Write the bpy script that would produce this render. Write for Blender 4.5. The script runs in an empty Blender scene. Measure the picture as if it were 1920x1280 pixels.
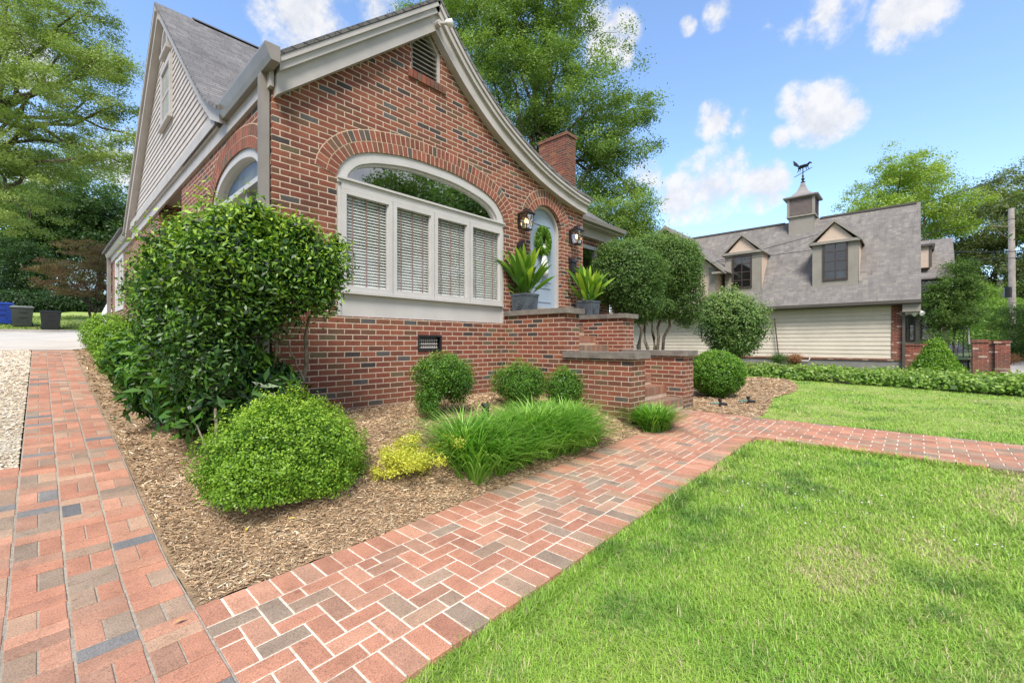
import bpy, math
import numpy as np
from mathutils import Vector
from mathutils.geometry import tessellate_polygon, delaunay_2d_cdt

scene = bpy.context.scene
COL = scene.collection
# ------------------------------------------------------------------ camera
EYE = 1.28
FPX = 820.0
YAW = math.atan(759 / 820.0)
CA, SA = math.cos(YAW), math.sin(YAW)
cam_d = bpy.data.cameras.new('camera')
cam = bpy.data.objects.new('camera', cam_d)
COL.objects.link(cam)
cam.location = (0, 0, EYE)
cam.rotation_euler = (math.radians(90), 0, YAW - math.radians(90))
cam_d.sensor_width = 36
cam_d.lens = FPX / 1920 * 36
cam_d.shift_y = 0.001
cam_d.clip_start = 0.05
cam_d.clip_end = 1500
scene.camera = cam


def ray(px, py):
    u = (px - 960) / FPX
    v = (642 - py) / FPX
    return np.array((CA + SA * u, SA - CA * u, v))


def at(px, py, d):
    """world point seen in direction (px, py) at depth d metres"""
    r = ray(px, py) * d
    return np.array((r[0], r[1], r[2] + EYE))


# ------------------------------------------------------------------ light
SUN_EL, SUN_AZ = math.radians(52), math.radians(222)     # azimuth measured from +X, counter-clockwise
w = bpy.data.worlds.new('World')
scene.world = w
w.use_nodes = True
nt = w.node_tree
nt.nodes.clear()
N = nt.nodes.new


def L(a, b, t=None):
    (t or nt).links.new(a, b)


out = N('ShaderNodeOutputWorld')
bg = N('ShaderNodeBackground')
sky = N('ShaderNodeTexSky')
sky.sky_type = 'NISHITA'
sky.sun_disc = False
sky.sun_elevation = SUN_EL
sky.sun_rotation = math.radians(90) - SUN_AZ
sky.air_density = 1.0
sky.dust_density = 0.6
sky.ozone_density = 3.6
bg.inputs['Strength'].default_value = 0.14
tc = N('ShaderNodeTexCoord')
# clouds: soft blobs at fixed directions in the sky broken up by noise
CLOUDS = [  # px, py, angular radius, weight
    (560, 30, .10, 1.0), (620, 60, .055, .9), (705, 20, .05, .8), (520, 110, .04, .5),
    (1345, 225, .045, 1.0), (1390, 235, .035, .9), (1540, 215, .06, 1.0), (1590, 220, .035, .8), (1490, 190, .04, .7),
    (1462, 258, .025, .9), (1340, 345, .085, 1.0), (1270, 375, .06, .9), (1420, 345, .06, .9), (1370, 305, .04, .8),
    (1545, 30, .06, 1.0), (1500, 45, .04, .8), (1710, 25, .06, .95), (1690, 45, .04, .8), (1345, 28, .03, .75),
    (1290, 50, .02, .6), (1440, 45, .02, .6), (1145, 80, .06, 1.0), (1120, 40, .05, .8), (1170, 110, .03, .7),
    (230, 320, .08, .9), (100, 340, .1, .9), (60, 110, .06, .6), (830, 150, .08, .7), (1200, 330, .05, .7),
]
nse = N('ShaderNodeTexNoise')
nse.inputs['Scale'].default_value = 7
nse.inputs['Detail'].default_value = 8
nse.inputs['Roughness'].default_value = .62
L(tc.outputs['Generated'], nse.inputs['Vector'])
nse2 = N('ShaderNodeTexNoise')
nse2.inputs['Scale'].default_value = 22
nse2.inputs['Detail'].default_value = 8
nse2.inputs['Roughness'].default_value = .65
L(tc.outputs['Generated'], nse2.inputs['Vector'])
acc = None
for (px, py, r, wt) in CLOUDS:
    d = ray(px, py)
    d = d / np.linalg.norm(d)
    dist = N('ShaderNodeVectorMath')
    dist.operation = 'DISTANCE'
    dist.inputs[1].default_value = tuple(d)
    L(tc.outputs['Generated'], dist.inputs[0])
    mr = N('ShaderNodeMapRange')
    mr.inputs['From Min'].default_value = r * 1.15
    mr.inputs['From Max'].default_value = 0
    mr.inputs['To Max'].default_value = wt
    L(dist.outputs['Value'], mr.inputs['Value'])
    if acc is None:
        acc = mr.outputs[0]
    else:
        mx = N('ShaderNodeMath')
        mx.operation = 'MAXIMUM'
        L(acc, mx.inputs[0])
        L(mr.outputs[0], mx.inputs[1])
        acc = mx.outputs[0]


def mth(t, op, a, b=None, c=None):
    m = t.nodes.new('ShaderNodeMath')
    m.operation = op
    for i, v in enumerate((a, b, c)):
        if v is None:
            continue
        if isinstance(v, (int, float)):
            m.inputs[i].default_value = v
        else:
            t.links.new(v, m.inputs[i])
    return m.outputs[0]


# broad bright cloud banks overhead and behind the viewer, added to whiten ambient light
for (dx, dy, dz, r_) in ((-.75, -.5, .35, .62), (-.2, -.9, .3, .6), (-.3, -.3, .9, .6), (-.95, .15, .25, .45), (.45, -.85, .25, .5), (.1, .1, 1.0, .3)):
    d = np.array((dx, dy, dz))
    d = d / np.linalg.norm(d)
    dist = N('ShaderNodeVectorMath')
    dist.operation = 'DISTANCE'
    dist.inputs[1].default_value = tuple(d)
    L(tc.outputs['Generated'], dist.inputs[0])
    mr = N('ShaderNodeMapRange')
    mr.inputs['From Min'].default_value = r_ * 1.3
    mr.inputs['From Max'].default_value = 0
    mr.inputs['To Max'].default_value = 1.3
    L(dist.outputs['Value'], mr.inputs['Value'])
    acc = mth(nt, 'MAXIMUM', acc, mr.outputs[0])
def ramp(t, fac, stops, interp='LINEAR'):
    r = t.nodes.new('ShaderNodeValToRGB')
    r.color_ramp.interpolation = interp
    e = r.color_ramp.elements
    while len(e) > 1:
        e.remove(e[-1])
    e[0].position = stops[0][0]
    e[0].color = (*stops[0][1], 1)
    for p, c in stops[1:]:
        x = e.new(p)
        x.color = (*c, 1)
    t.links.new(fac, r.inputs[0])
    return r.outputs[0]


nz = mth(nt, 'MULTIPLY_ADD', nse.outputs['Fac'], 2.8, -1.4)
nz2 = mth(nt, 'MULTIPLY_ADD', nse2.outputs['Fac'], 1.8, -.9)
nzz = mth(nt, 'ADD', nz, nz2)
gate = mth(nt, 'MINIMUM', mth(nt, 'MULTIPLY', acc, 4.0), 1.0)
msk = mth(nt, 'MULTIPLY', mth(nt, 'ADD', mth(nt, 'MULTIPLY', acc, 1.0), mth(nt, 'MULTIPLY', nzz, .82)), gate)
rmp = N('ShaderNodeMapRange')
rmp.interpolation_type = 'SMOOTHSTEP'
rmp.inputs['From Min'].default_value = .12
rmp.inputs['From Max'].default_value = .80
L(msk, rmp.inputs['Value'])
mixc = N('ShaderNodeMix')
mixc.data_type = 'RGBA'
mixc.inputs['B'].default_value = (2.8, 2.78, 2.82, 1)
L(ramp(nt, nse2.outputs['Fac'], [(.35, (2.25, 2.32, 2.5)), (.6, (2.9, 2.88, 2.9))]), mixc.inputs['B'])
L(sky.outputs['Color'], mixc.inputs['A'])
L(mth(nt, 'MULTIPLY', rmp.outputs[0], .93), mixc.inputs['Factor'])
L(mixc.outputs['Result'], bg.inputs['Color'])
L(bg.outputs[0], out.inputs['Surface'])

sd = bpy.data.lights.new('sun', 'SUN')
so = bpy.data.objects.new('sun', sd)
COL.objects.link(so)
sd.energy = 2.3
sd.angle = math.radians(22)
sd.color = (1, .95, .87)
so.rotation_euler = (math.radians(90) - SUN_EL, 0, SUN_AZ + math.radians(90))
so.location = (0, -10, 20)

scene.view_settings.view_transform = 'Standard'
scene.view_settings.look = 'None'
scene.view_settings.gamma = 1
scene.view_settings.exposure = 1.28
scene.cycles.max_bounces = 6
scene.cycles.transparent_max_bounces = 8


# ------------------------------------------------------------------ materials
def newmat(name):
    m = bpy.data.materials.new(name)
    m.use_nodes = True
    t = m.node_tree
    b = t.nodes['Principled BSDF']
    return m, t, b


def noise(t, vec, scale, detail=3, rough=.5):
    n = t.nodes.new('ShaderNodeTexNoise')
    n.inputs['Scale'].default_value = scale
    n.inputs['Detail'].default_value = detail
    n.inputs['Roughness'].default_value = rough
    if vec is not None:
        t.links.new(vec, n.inputs['Vector'])
    return n.outputs['Fac']


def mixcol(t, a, b, fac, mode='MIX'):
    m = t.nodes.new('ShaderNodeMix')
    m.data_type = 'RGBA'
    m.blend_type = mode
    for k, v in (('A', a), ('B', b)):
        if isinstance(v, tuple):
            m.inputs[k].default_value = (*v, 1)
        else:
            t.links.new(v, m.inputs[k])
    if isinstance(fac, (int, float)):
        m.inputs['Factor'].default_value = fac
    else:
        t.links.new(fac, m.inputs['Factor'])
    return m.outputs['Result']


def bump(t, b, h, dist, strength=1.0, prev=None):
    n = t.nodes.new('ShaderNodeBump')
    n.inputs['Distance'].default_value = dist
    n.inputs['Strength'].default_value = strength
    t.links.new(h, n.inputs['Height'])
    t.links.new(n.outputs[0], b.inputs['Normal'])


def objco(t):
    return t.nodes.new('ShaderNodeNewGeometry').outputs['Position']


def uvco(t):
    return t.nodes.new('ShaderNodeUVMap').outputs[0]


def mat_paint(name, col, rough=.5, var=.08, scale=6, metallic=0, bmp=0.0006):
    m, t, b = newmat(name)
    p = objco(t)
    f = noise(t, p, scale, 5, .6)
    lo = tuple(c * (1 - var * 1.8) for c in col)
    hi = tuple(min(1, c * (1 + var)) for c in col)
    c = ramp(t, f, [(.3, lo), (.7, hi)])
    t.links.new(c, b.inputs['Base Color'])
    b.inputs['Roughness'].default_value = rough
    b.inputs['Metallic'].default_value = metallic
    bump(t, b, noise(t, p, 60, 3), bmp)
    return m


def mat_brick(name, W, H, mort, stops, mortar_or_shadow_col, stagger=.5, rough=.85, bdist=.006, vert=False, shingle=False):
    """brick / shingle coursing in UV metres, one random tone for each brick"""
    m, t, b = newmat(name)
    uv = uvco(t)
    sep = t.nodes.new('ShaderNodeSeparateXYZ')
    t.links.new(uv, sep.inputs[0])
    u, v = sep.outputs[0], sep.outputs[1]
    wob = noise(t, uv, 35, 3)
    wob = mth(t, 'MULTIPLY_ADD', wob, .008, -.004)
    u = mth(t, 'ADD', u, wob)
    wob2 = mth(t, 'MULTIPLY_ADD', noise(t, uv, 22, 3), .007, -.0035)
    v = mth(t, 'ADD', v, wob2)
    vr = mth(t, 'DIVIDE', v, H)
    row = mth(t, 'FLOOR', vr)
    fv = mth(t, 'SUBTRACT', vr, row)
    odd = mth(t, 'MODULO', mth(t, 'ADD', row, 1000), 2)
    if shingle:
        wn0 = t.nodes.new('ShaderNodeTexWhiteNoise')
        wn0.noise_dimensions = '1D'
        t.links.new(row, wn0.inputs['W'])
        off = wn0.outputs['Value']
    else:
        off = mth(t, 'MULTIPLY', odd, stagger)
    uc = mth(t, 'ADD', mth(t, 'DIVIDE', u, W), off)
    colm = mth(t, 'FLOOR', uc)
    fu = mth(t, 'SUBTRACT', uc, colm)
    cmb = t.nodes.new('ShaderNodeCombineXYZ')
    t.links.new(colm, cmb.inputs[0])
    t.links.new(row, cmb.inputs[1])
    wn = t.nodes.new('ShaderNodeTexWhiteNoise')
    wn.noise_dimensions = '3D'
    t.links.new(cmb.outputs[0], wn.inputs['Vector'])
    tone = ramp(t, wn.outputs['Value'], stops, 'CONSTANT')
    fine = noise(t, uv, 90, 4, .7)
    tone = mixcol(t, tone, ramp(t, fine, [(.3, (.45, .45, .45)), (.7, (1.35, 1.3, 1.3))]), 1.0, 'MULTIPLY')
    stretch = t.nodes.new('ShaderNodeMapping')
    stretch.inputs['Scale'].default_value = (3.2, .5, 1)
    t.links.new(uv, stretch.inputs[0])
    streak = noise(t, stretch.outputs[0], 1.6, 6, .7)
    tone = mixcol(t, tone, ramp(t, streak, [(.32, (.72, .70, .70)), (.5, (1, 1, 1)), (.72, (1.15, 1.14, 1.12))]), .8, 'MULTIPLY')
    big = noise(t, uv, 1.3, 4, .6)
    tone = mixcol(t, tone, ramp(t, big, [(.3, (.8, .78, .78)), (.7, (1.12, 1.1, 1.1))]), 1.0, 'MULTIPLY')
    # splash stains low on the wall, rain marks higher up
    pz = t.nodes.new('ShaderNodeSeparateXYZ')
    pos_ = objco(t)
    t.links.new(pos_, pz.inputs[0])
    low = t.nodes.new('ShaderNodeMapRange')
    low.inputs['From Min'].default_value = .85
    low.inputs['From Max'].default_value = .35
    t.links.new(pz.outputs[2], low.inputs['Value'])
    dn_ = mth(t, 'MULTIPLY', low.outputs[0], ramp(t, noise(t, pos_, 5, 6, .7), [(.35, (.05, .05, .05)), (.7, (.75, .75, .75))]))
    if not shingle:
        tone = mixcol(t, tone, (.13, .095, .06), dn_)
        dirty_mortar_or_shadow = mixcol(t, mortar_or_shadow_col, (.22, .17, .11), mth(t, 'MAXIMUM', dn_, ramp(t, noise(t, pos_, 2.2, 7, .75), [(.52, (0, 0, 0)), (.72, (.6, .6, .6))])))
    else:
        dirty_mortar_or_shadow = mortar_or_shadow_col  # shingles have no mortar: this is the painted shadow line between courses
    # distance to the joint
    eu = mth(t, 'MULTIPLY', mth(t, 'MINIMUM', fu, mth(t, 'SUBTRACT', 1, fu)), W)
    ev = mth(t, 'MULTIPLY', mth(t, 'MINIMUM', fv, mth(t, 'SUBTRACT', 1, fv)), H)
    if shingle:
        eu = mth(t, 'MULTIPLY', eu, 2.6)
    e = mth(t, 'MINIMUM', eu, ev)
    mr = t.nodes.new('ShaderNodeMapRange')
    mr.inputs['From Min'].default_value = mort * .5 - .0012
    mr.inputs['From Max'].default_value = mort * .5 + .0018
    t.links.new(e, mr.inputs['Value'])
    mask = mr.outputs[0]
    mc = mixcol(t, dirty_mortar_or_shadow, ramp(t, noise(t, uv, 40, 4), [(.3, (.75, .75, .75)), (.7, (1.1, 1.1, 1.1))]), 1.0, 'MULTIPLY')
    if shingle:
        # weathered courses: bump steps the tabs, dark joint paints the shadow under each edge
        h = mth(t, 'ADD', mth(t, 'MULTIPLY', mth(t, 'SUBTRACT', 1, fv), .8), mth(t, 'MULTIPLY', wn.outputs['Value'], .25))
        t.links.new(mixcol(t, mc, tone, mask), b.inputs['Base Color'])
        bump(t, b, mth(t, 'ADD', h, mth(t, 'MULTIPLY', fine, .25)), bdist)
    else:
        t.links.new(mixcol(t, mc, tone, mask), b.inputs['Base Color'])
        bump(t, b, mth(t, 'ADD', mask, mth(t, 'MULTIPLY', fine, .35)), bdist)
    b.inputs['Roughness'].default_value = rough
    return m


RED = [(0, (0.2450, 0.0780, 0.0431)), (.16, (0.1960, 0.0624, 0.0375)), (.32, (0.2744, 0.0936, 0.0525)), (.47, (0.1568, 0.0572, 0.0357)),
       (.6, (0.2303, 0.0884, 0.0469)), (.70, (0.2156, 0.0644, 0.0422)), (.78, (0.1470, 0.0748, 0.0422)), (.865, (0.0550, 0.0460, 0.0460)), (.925, (0.0950, 0.0930, 0.0900)),
       (.955, (0.1470, 0.1143, 0.0610))]
M = {}
M['brick'] = mat_brick('house_brick', .208, .0688, .0125, RED, (.56, .42, .32))
M['brick_old'] = mat_brick('chimney_brick', .208, .0688, .011,
                           [(0, (.19, .055, .035)), (.3, (.15, .045, .03)), (.55, (.21, .075, .04)), (.8, (.09, .045, .035)), (.92, (.28, .12, .05))],
                           (.30, .20, .13))
M['brick_far'] = mat_brick('garden_brick', .208, .0688, .010,
                           [(0, (.23, .06, .04)), (.3, (.17, .045, .03)), (.55, (.28, .08, .05)), (.8, (.13, .05, .035)), (.92, (.5, .38, .3))],
                           (.42, .30, .23))
M['shingle'] = mat_brick('roof_shingle_grey', .17, .105, .016,
                         [(0, (.17, .17, .17)), (.25, (.20, .20, .20)), (.5, (.15, .15, .15)), (.7, (.22, .22, .22)), (.88, (.18, .18, .175))],
                         (.045, .045, .045), shingle=True, bdist=.02)
M['shingle_tan'] = mat_brick('roof_shingle_brown_grey', .19, .14, .009,
                             [(0, (.225, .215, .205)), (.2, (.205, .197, .19)), (.45, (.245, .235, .22)), (.65, (.215, .207, .20)),
                              (.8, (.26, .252, .23)), (.92, (.19, .18, .175))],
                             (.11, .105, .10), shingle=True, bdist=.018)
M['trim'] = mat_paint('trim_paint_greige', (.44, .41, .39), .5, .07, 3)
M['frame'] = mat_paint('window_paint_light', (.50, .48, .47), .45, .05, 3)
M['siding'] = mat_paint('siding_paint_greige', (.52, .48, .455), .6, .09, 5)
M['siding_cream'] = mat_paint('siding_cream', (.61, .54, .44), .6, .05, 2)
M['taupe'] = mat_paint('taupe_trim', (.28, .255, .22), .5, .07, 2)
M['taupe_dark'] = mat_paint('dark_taupe_gutter', (.09, .078, .066), .4, .08, 2)
M['stucco'] = mat_paint('peach_stucco', (.58, .45, .36), .8, .05, 10)
M['gutter'] = mat_paint('gutter_metal_greige', (.25, .225, .205), .35, .08, 4)
M['cap'] = mat_paint('cast_stone_cap', (.19, .165, .145), .7, .25, 5, bmp=.002)
M['door'] = mat_paint('blue_grey_door', (.29, .36, .45), .4, .03, 2)
M['black'] = mat_paint('black_metal', (.018, .018, .02), .35, .2, 8)
M['bronze'] = mat_paint('lantern_bronze', (.05, .04, .035), .35, .25, 20, metallic=.6)
M['slate'] = mat_paint('planter_lead', (.075, .09, .11), .5, .18, 12)
M['dark'] = mat_paint('dark_room', (.05, .045, .04), .9, .1, 1)
M['room'] = mat_paint('room_wall', (.12, .11, .10), .9, .1, 1)
M['room_pale'] = mat_paint('pale_curtain', (.34, .35, .34), .9, .1, 3)
M['blind'] = mat_paint('blind_slats', (.90, .88, .85), .5, .03, 3)
M['tape'] = mat_paint('blind_tape', (.38, .22, .20), .8, .05, 3)
M['curtain'] = mat_paint('curtain_white', (.70, .68, .62), .9, .05, 3)
M['concrete'] = mat_paint('concrete_drive', (.50, .46, .41), .85, .1, 1.2, bmp=.003)
M['base_conc'] = mat_paint('painted_foundation', (.21, .20, .19), .8, .1, 3)
M['white'] = mat_paint('white_paint', (.75, .74, .72), .5, .04, 4)
M['window_dark'] = mat_paint('window_brown_frame', (.06, .045, .04), .4, .1, 4)
M['cupola_red'] = mat_paint('louvre_mauve', (.27, .22, .21), .6, .08, 5)
M['copper'] = mat_paint('zinc_roof', (.30, .275, .265), .4, .2, 2)
M['bark'] = mat_paint('bark', (.12, .095, .07), .9, .35, 14, bmp=.01)
M['bark_pale'] = mat_paint('bark_pale', (.23, .19, .14), .9, .3, 14, bmp=.006)
M['bark_dark'] = mat_paint('bark_dark', (.05, .035, .025), .9, .35, 14, bmp=.01)
M['pole'] = mat_paint('weathered_pole', (.24, .215, .19), .9, .2, 3, bmp=.01)
M['bin_green'] = mat_paint('bin_plastic_green', (.045, .055, .05), .5, .1, 3)
M['bin_dark'] = mat_paint('bin_plastic_charcoal', (.028, .032, .03), .5, .1, 3)
M['bin_blue'] = mat_paint('bin_plastic_blue', (.01, .05, .36), .45, .1, 3)
M['lid'] = mat_paint('bin_lid_grey', (.22, .23, .22), .5, .1, 3)
M['teal'] = mat_paint('sprinkler_green', (.12, .22, .19), .5, .2, 30)
M['soil'] = mat_paint('potting_soil', (.035, .025, .018), .95, .3, 30)
M['redtip'] = mat_paint('rusty_rod', (.09, .05, .04), .8, .2, 10)


def mat_glass(name, refl=.3, tint=(.55, .6, .6)):
    m, t, b = newmat(name)
    g = t.nodes.new('ShaderNodeBsdfGlossy')
    g.inputs['Roughness'].default_value = .015
    g.inputs['Color'].default_value = (.95, .97, 1, 1)
    tr = t.nodes.new('ShaderNodeBsdfTransparent')
    tr.inputs['Color'].default_value = (*tint, 1)
    lw = t.nodes.new('ShaderNodeLayerWeight')
    lw.inputs['Blend'].default_value = .35
    mx = t.nodes.new('ShaderNodeMixShader')
    t.links.new(mth(t, 'ADD', mth(t, 'MULTIPLY', lw.outputs['Fresnel'], .38), refl), mx.inputs[0])
    t.links.new(tr.outputs[0], mx.inputs[1])
    t.links.new(g.outputs[0], mx.inputs[2])
    t.links.new(mx.outputs[0], t.nodes['Material Output'].inputs['Surface'])
    return m


M['glass'] = mat_glass('window_glass', .05, (.93, .96, .95))
M['glass_refl'] = mat_glass('window_glass_reflective', .30, (.5, .55, .55))
M['glass_dark'] = mat_glass('window_glass_dark', .10, (.4, .45, .45))
M['glass_clear'] = mat_glass('lantern_glass', .08, (.9, .88, .82))


def mat_emit(name, col, s):
    m, t, b = newmat(name)
    b.inputs['Base Color'].default_value = (*col, 1)
    b.inputs['Emission Color'].default_value = (*col, 1)
    b.inputs['Emission Strength'].default_value = s
    return m


M['bulb'] = mat_emit('lit_bulb', (1, .66, .30), 3.5)


def mat_attr(name, rough=.85, speck=.25, bdist=.003, fscale=160):
    m, t, b = newmat(name)
    a = t.nodes.new('ShaderNodeAttribute')
    a.attribute_name = 'Col'
    p = objco(t)
    f = noise(t, p, fscale, 3, .7)
    g = noise(t, p, 5, 4, .6)
    c = mixcol(t, a.outputs['Color'], ramp(t, f, [(.32, (1 - speck * 2, 1 - speck * 2, 1 - speck * 2)), (.5, (1, 1, 1)), (.68, (1 + speck, 1 + speck, 1 + speck))]), 1.0, 'MULTIPLY')
    c = mixcol(t, c, ramp(t, g, [(.3, (.80, .79, .78)), (.7, (1.12, 1.12, 1.12))]), 1.0, 'MULTIPLY')
    stain = noise(t, p, 14, 6, .72)
    c = mixcol(t, c, ramp(t, stain, [(.28, (.55, .55, .55)), (.42, (1, 1, 1)), (.66, (1, 1, 1)), (.8, (1.25, 1.22, 1.18))]), .8, 'MULTIPLY')
    t.links.new(c, b.inputs['Base Color'])
    b.inputs['Roughness'].default_value = rough
    bump(t, b, f, bdist)
    return m


M['paver'] = mat_attr('clay_paver')
M['arch_brick'] = mat_attr('rowlock_brick', speck=.3)
M['chip'] = mat_attr('mulch_chip', .9, .15)


def mat_leaf(name, stops, rough=.45, trans=.35, tcol=(1.2, 1.35, .5), spec=.35):
    m, t, b = newmat(name)
    a = t.nodes.new('ShaderNodeAttribute')
    a.attribute_name = 'rnd'
    c = ramp(t, a.outputs['Fac'], stops)
    t.links.new(c, b.inputs['Base Color'])
    b.inputs['Roughness'].default_value = rough
    b.inputs['Specular IOR Level'].default_value = spec
    tl = t.nodes.new('ShaderNodeBsdfTranslucent')
    t.links.new(mixcol(t, c, tcol, 1.0, 'MULTIPLY'), tl.inputs['Color'])
    mx = t.nodes.new('ShaderNodeMixShader')
    mx.inputs[0].default_value = trans
    t.links.new(b.outputs[0], mx.inputs[1])
    t.links.new(tl.outputs[0], mx.inputs[2])
    t.links.new(mx.outputs[0], t.nodes['Material Output'].inputs['Surface'])
    return m


M['leaf_oak'] = mat_leaf('leaf_oak', [(0, (.045, .095, .022)), (.5, (.11, .20, .045)), (1, (.25, .36, .08))])
M['leaf_oak_l'] = mat_leaf('leaf_oak_light', [(0, (.07, .13, .035)), (.5, (.17, .26, .065)), (1, (.34, .42, .12))])
M['leaf_bright'] = mat_leaf('leaf_bright', [(0, (.09, .19, .03)), (.5, (.20, .34, .055)), (1, (.36, .46, .09))])
M['leaf_dark'] = mat_leaf('leaf_dark', [(0, (.012, .035, .01)), (.5, (.028, .07, .02)), (1, (.07, .13, .035))])
M['leaf_mid'] = mat_leaf('leaf_mid', [(0, (.03, .075, .02)), (.5, (.085, .165, .038)), (1, (.20, .31, .08))])
M['leaf_olive'] = mat_leaf('leaf_olive', [(0, (.055, .085, .035)), (.5, (.13, .17, .06)), (1, (.28, .33, .13))])
M['leaf_cam'] = mat_leaf('leaf_camellia', [(0, (.035, .08, .025)), (.4, (.10, .19, .05)), (1, (.34, .46, .15))], rough=.3)
M['leaf_maple'] = mat_leaf('leaf_maple', [(0, (.09, .045, .035)), (.45, (.18, .115, .07)), (.75, (.19, .19, .075)), (1, (.27, .30, .085))], tcol=(1.2, .9, .6))
M['leaf_laurel'] = mat_leaf('leaf_laurel', [(0, (.010, .035, .010)), (.45, (.025, .08, .016)), (.75, (.08, .19, .022)), (1, (.19, .34, .035))], rough=.28, trans=.22, spec=.5)
M['leaf_privet'] = mat_leaf('leaf_privet', [(0, (.012, .035, .010)), (.45, (.035, .10, .016)), (.72, (.13, .27, .025)), (1, (.36, .52, .05))], rough=.42, trans=.25, spec=.5)
M['leaf_box'] = mat_leaf('leaf_box', [(0, (.05, .13, .014)), (.5, (.16, .32, .026)), (1, (.40, .55, .06))], rough=.4, trans=.3)
M['leaf_box_d'] = mat_leaf('leaf_box_deep', [(0, (.03, .085, .012)), (.5, (.085, .21, .022)), (1, (.25, .42, .05))], rough=.4, trans=.3)
M['leaf_yellow'] = mat_leaf('leaf_yellow', [(0, (.36, .38, .05)), (.4, (.62, .62, .09)), (1, (.78, .76, .22))])
M['leaf_rust'] = mat_leaf('leaf_rust', [(0, (.20, .12, .06)), (.5, (.36, .18, .09)), (1, (.40, .34, .12))], tcol=(1.2, .9, .6))
M['leaf_lilac'] = mat_leaf('flower_lilac', [(0, (.25, .22, .35)), (1, (.5, .45, .6))], tcol=(1, 1, 1))
M['leaf_asp'] = mat_leaf('leaf_cast_iron', [(0, (.03, .11, .015)), (.5, (.14, .29, .03)), (1, (.46, .58, .07))], rough=.35, trans=.35)
M['blade'] = mat_leaf('blade_liriope', [(0, (.05, .15, .02)), (.4, (.16, .38, .04)), (1, (.48, .68, .18))], rough=.35, trans=.35)
M['hedge'] = mat_leaf('leaf_ivy', [(0, (.05, .12, .02)), (.5, (.16, .29, .045)), (1, (.40, .52, .14))], rough=.4)


def mat_grass():
    m, t, b = newmat('lawn_blade')
    a = t.nodes.new('ShaderNodeAttribute')
    a.attribute_name = 'Col'
    t.links.new(a.outputs['Color'], b.inputs['Base Color'])
    b.inputs['Roughness'].default_value = .55
    tl = t.nodes.new('ShaderNodeBsdfTranslucent')
    t.links.new(a.outputs['Color'], tl.inputs['Color'])
    mx = t.nodes.new('ShaderNodeMixShader')
    mx.inputs[0].default_value = .35
    t.links.new(b.outputs[0], mx.inputs[1])
    t.links.new(tl.outputs[0], mx.inputs[2])
    t.links.new(mx.outputs[0], t.nodes['Material Output'].inputs['Surface'])
    return m


M['grass'] = mat_grass()


def mat_ground(name, stops, s1, s2, bd=.01, rough=.95):
    m, t, b = newmat(name)
    p = objco(t)
    c = ramp(t, noise(t, p, s1, 6, .65), stops)
    c = mixcol(t, c, ramp(t, noise(t, p, s2, 4, .7), [(.3, (.7, .7, .7)), (.7, (1.25, 1.25, 1.2))]), 1.0, 'MULTIPLY')
    t.links.new(c, b.inputs['Base Color'])
    b.inputs['Roughness'].default_value = rough
    bump(t, b, noise(t, p, s2 * 1.5, 4, .7), bd)
    return m


M['turf'] = mat_ground('turf_soil', [(.3, (.18, .27, .05)), (.5, (.27, .36, .075)), (.62, (.34, .38, .12)), (.75, (.42, .38, .2))], 1.2, 70)
M['mulch'] = mat_ground('mulch_bed', [(.3, (.30, .20, .12)), (.55, (.44, .30, .185)), (.75, (.56, .41, .26))], 3, 60, .02)
M['earth'] = mat_ground('earth', [(.3, (.06, .09, .03)), (.7, (.10, .13, .04))], .5, 10)
M['gravel'] = mat_ground('gravel_tan', [(.3, (.36, .30, .22)), (.5, (.50, .42, .31)), (.7, (.62, .57, .48))], .8, 60, .02)
M['mortar'] = mat_ground('mortar_pale', [(.30, (.34, .30, .23)), (.43, (.58, .53, .45)), (.7, (.74, .69, .60))], 7, 50, .002)
M['mortar_grey'] = mat_ground('mortar_grey', [(.3, (.27, .23, .19)), (.7, (.38, .33, .28))], 2, 50, .002)


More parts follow.
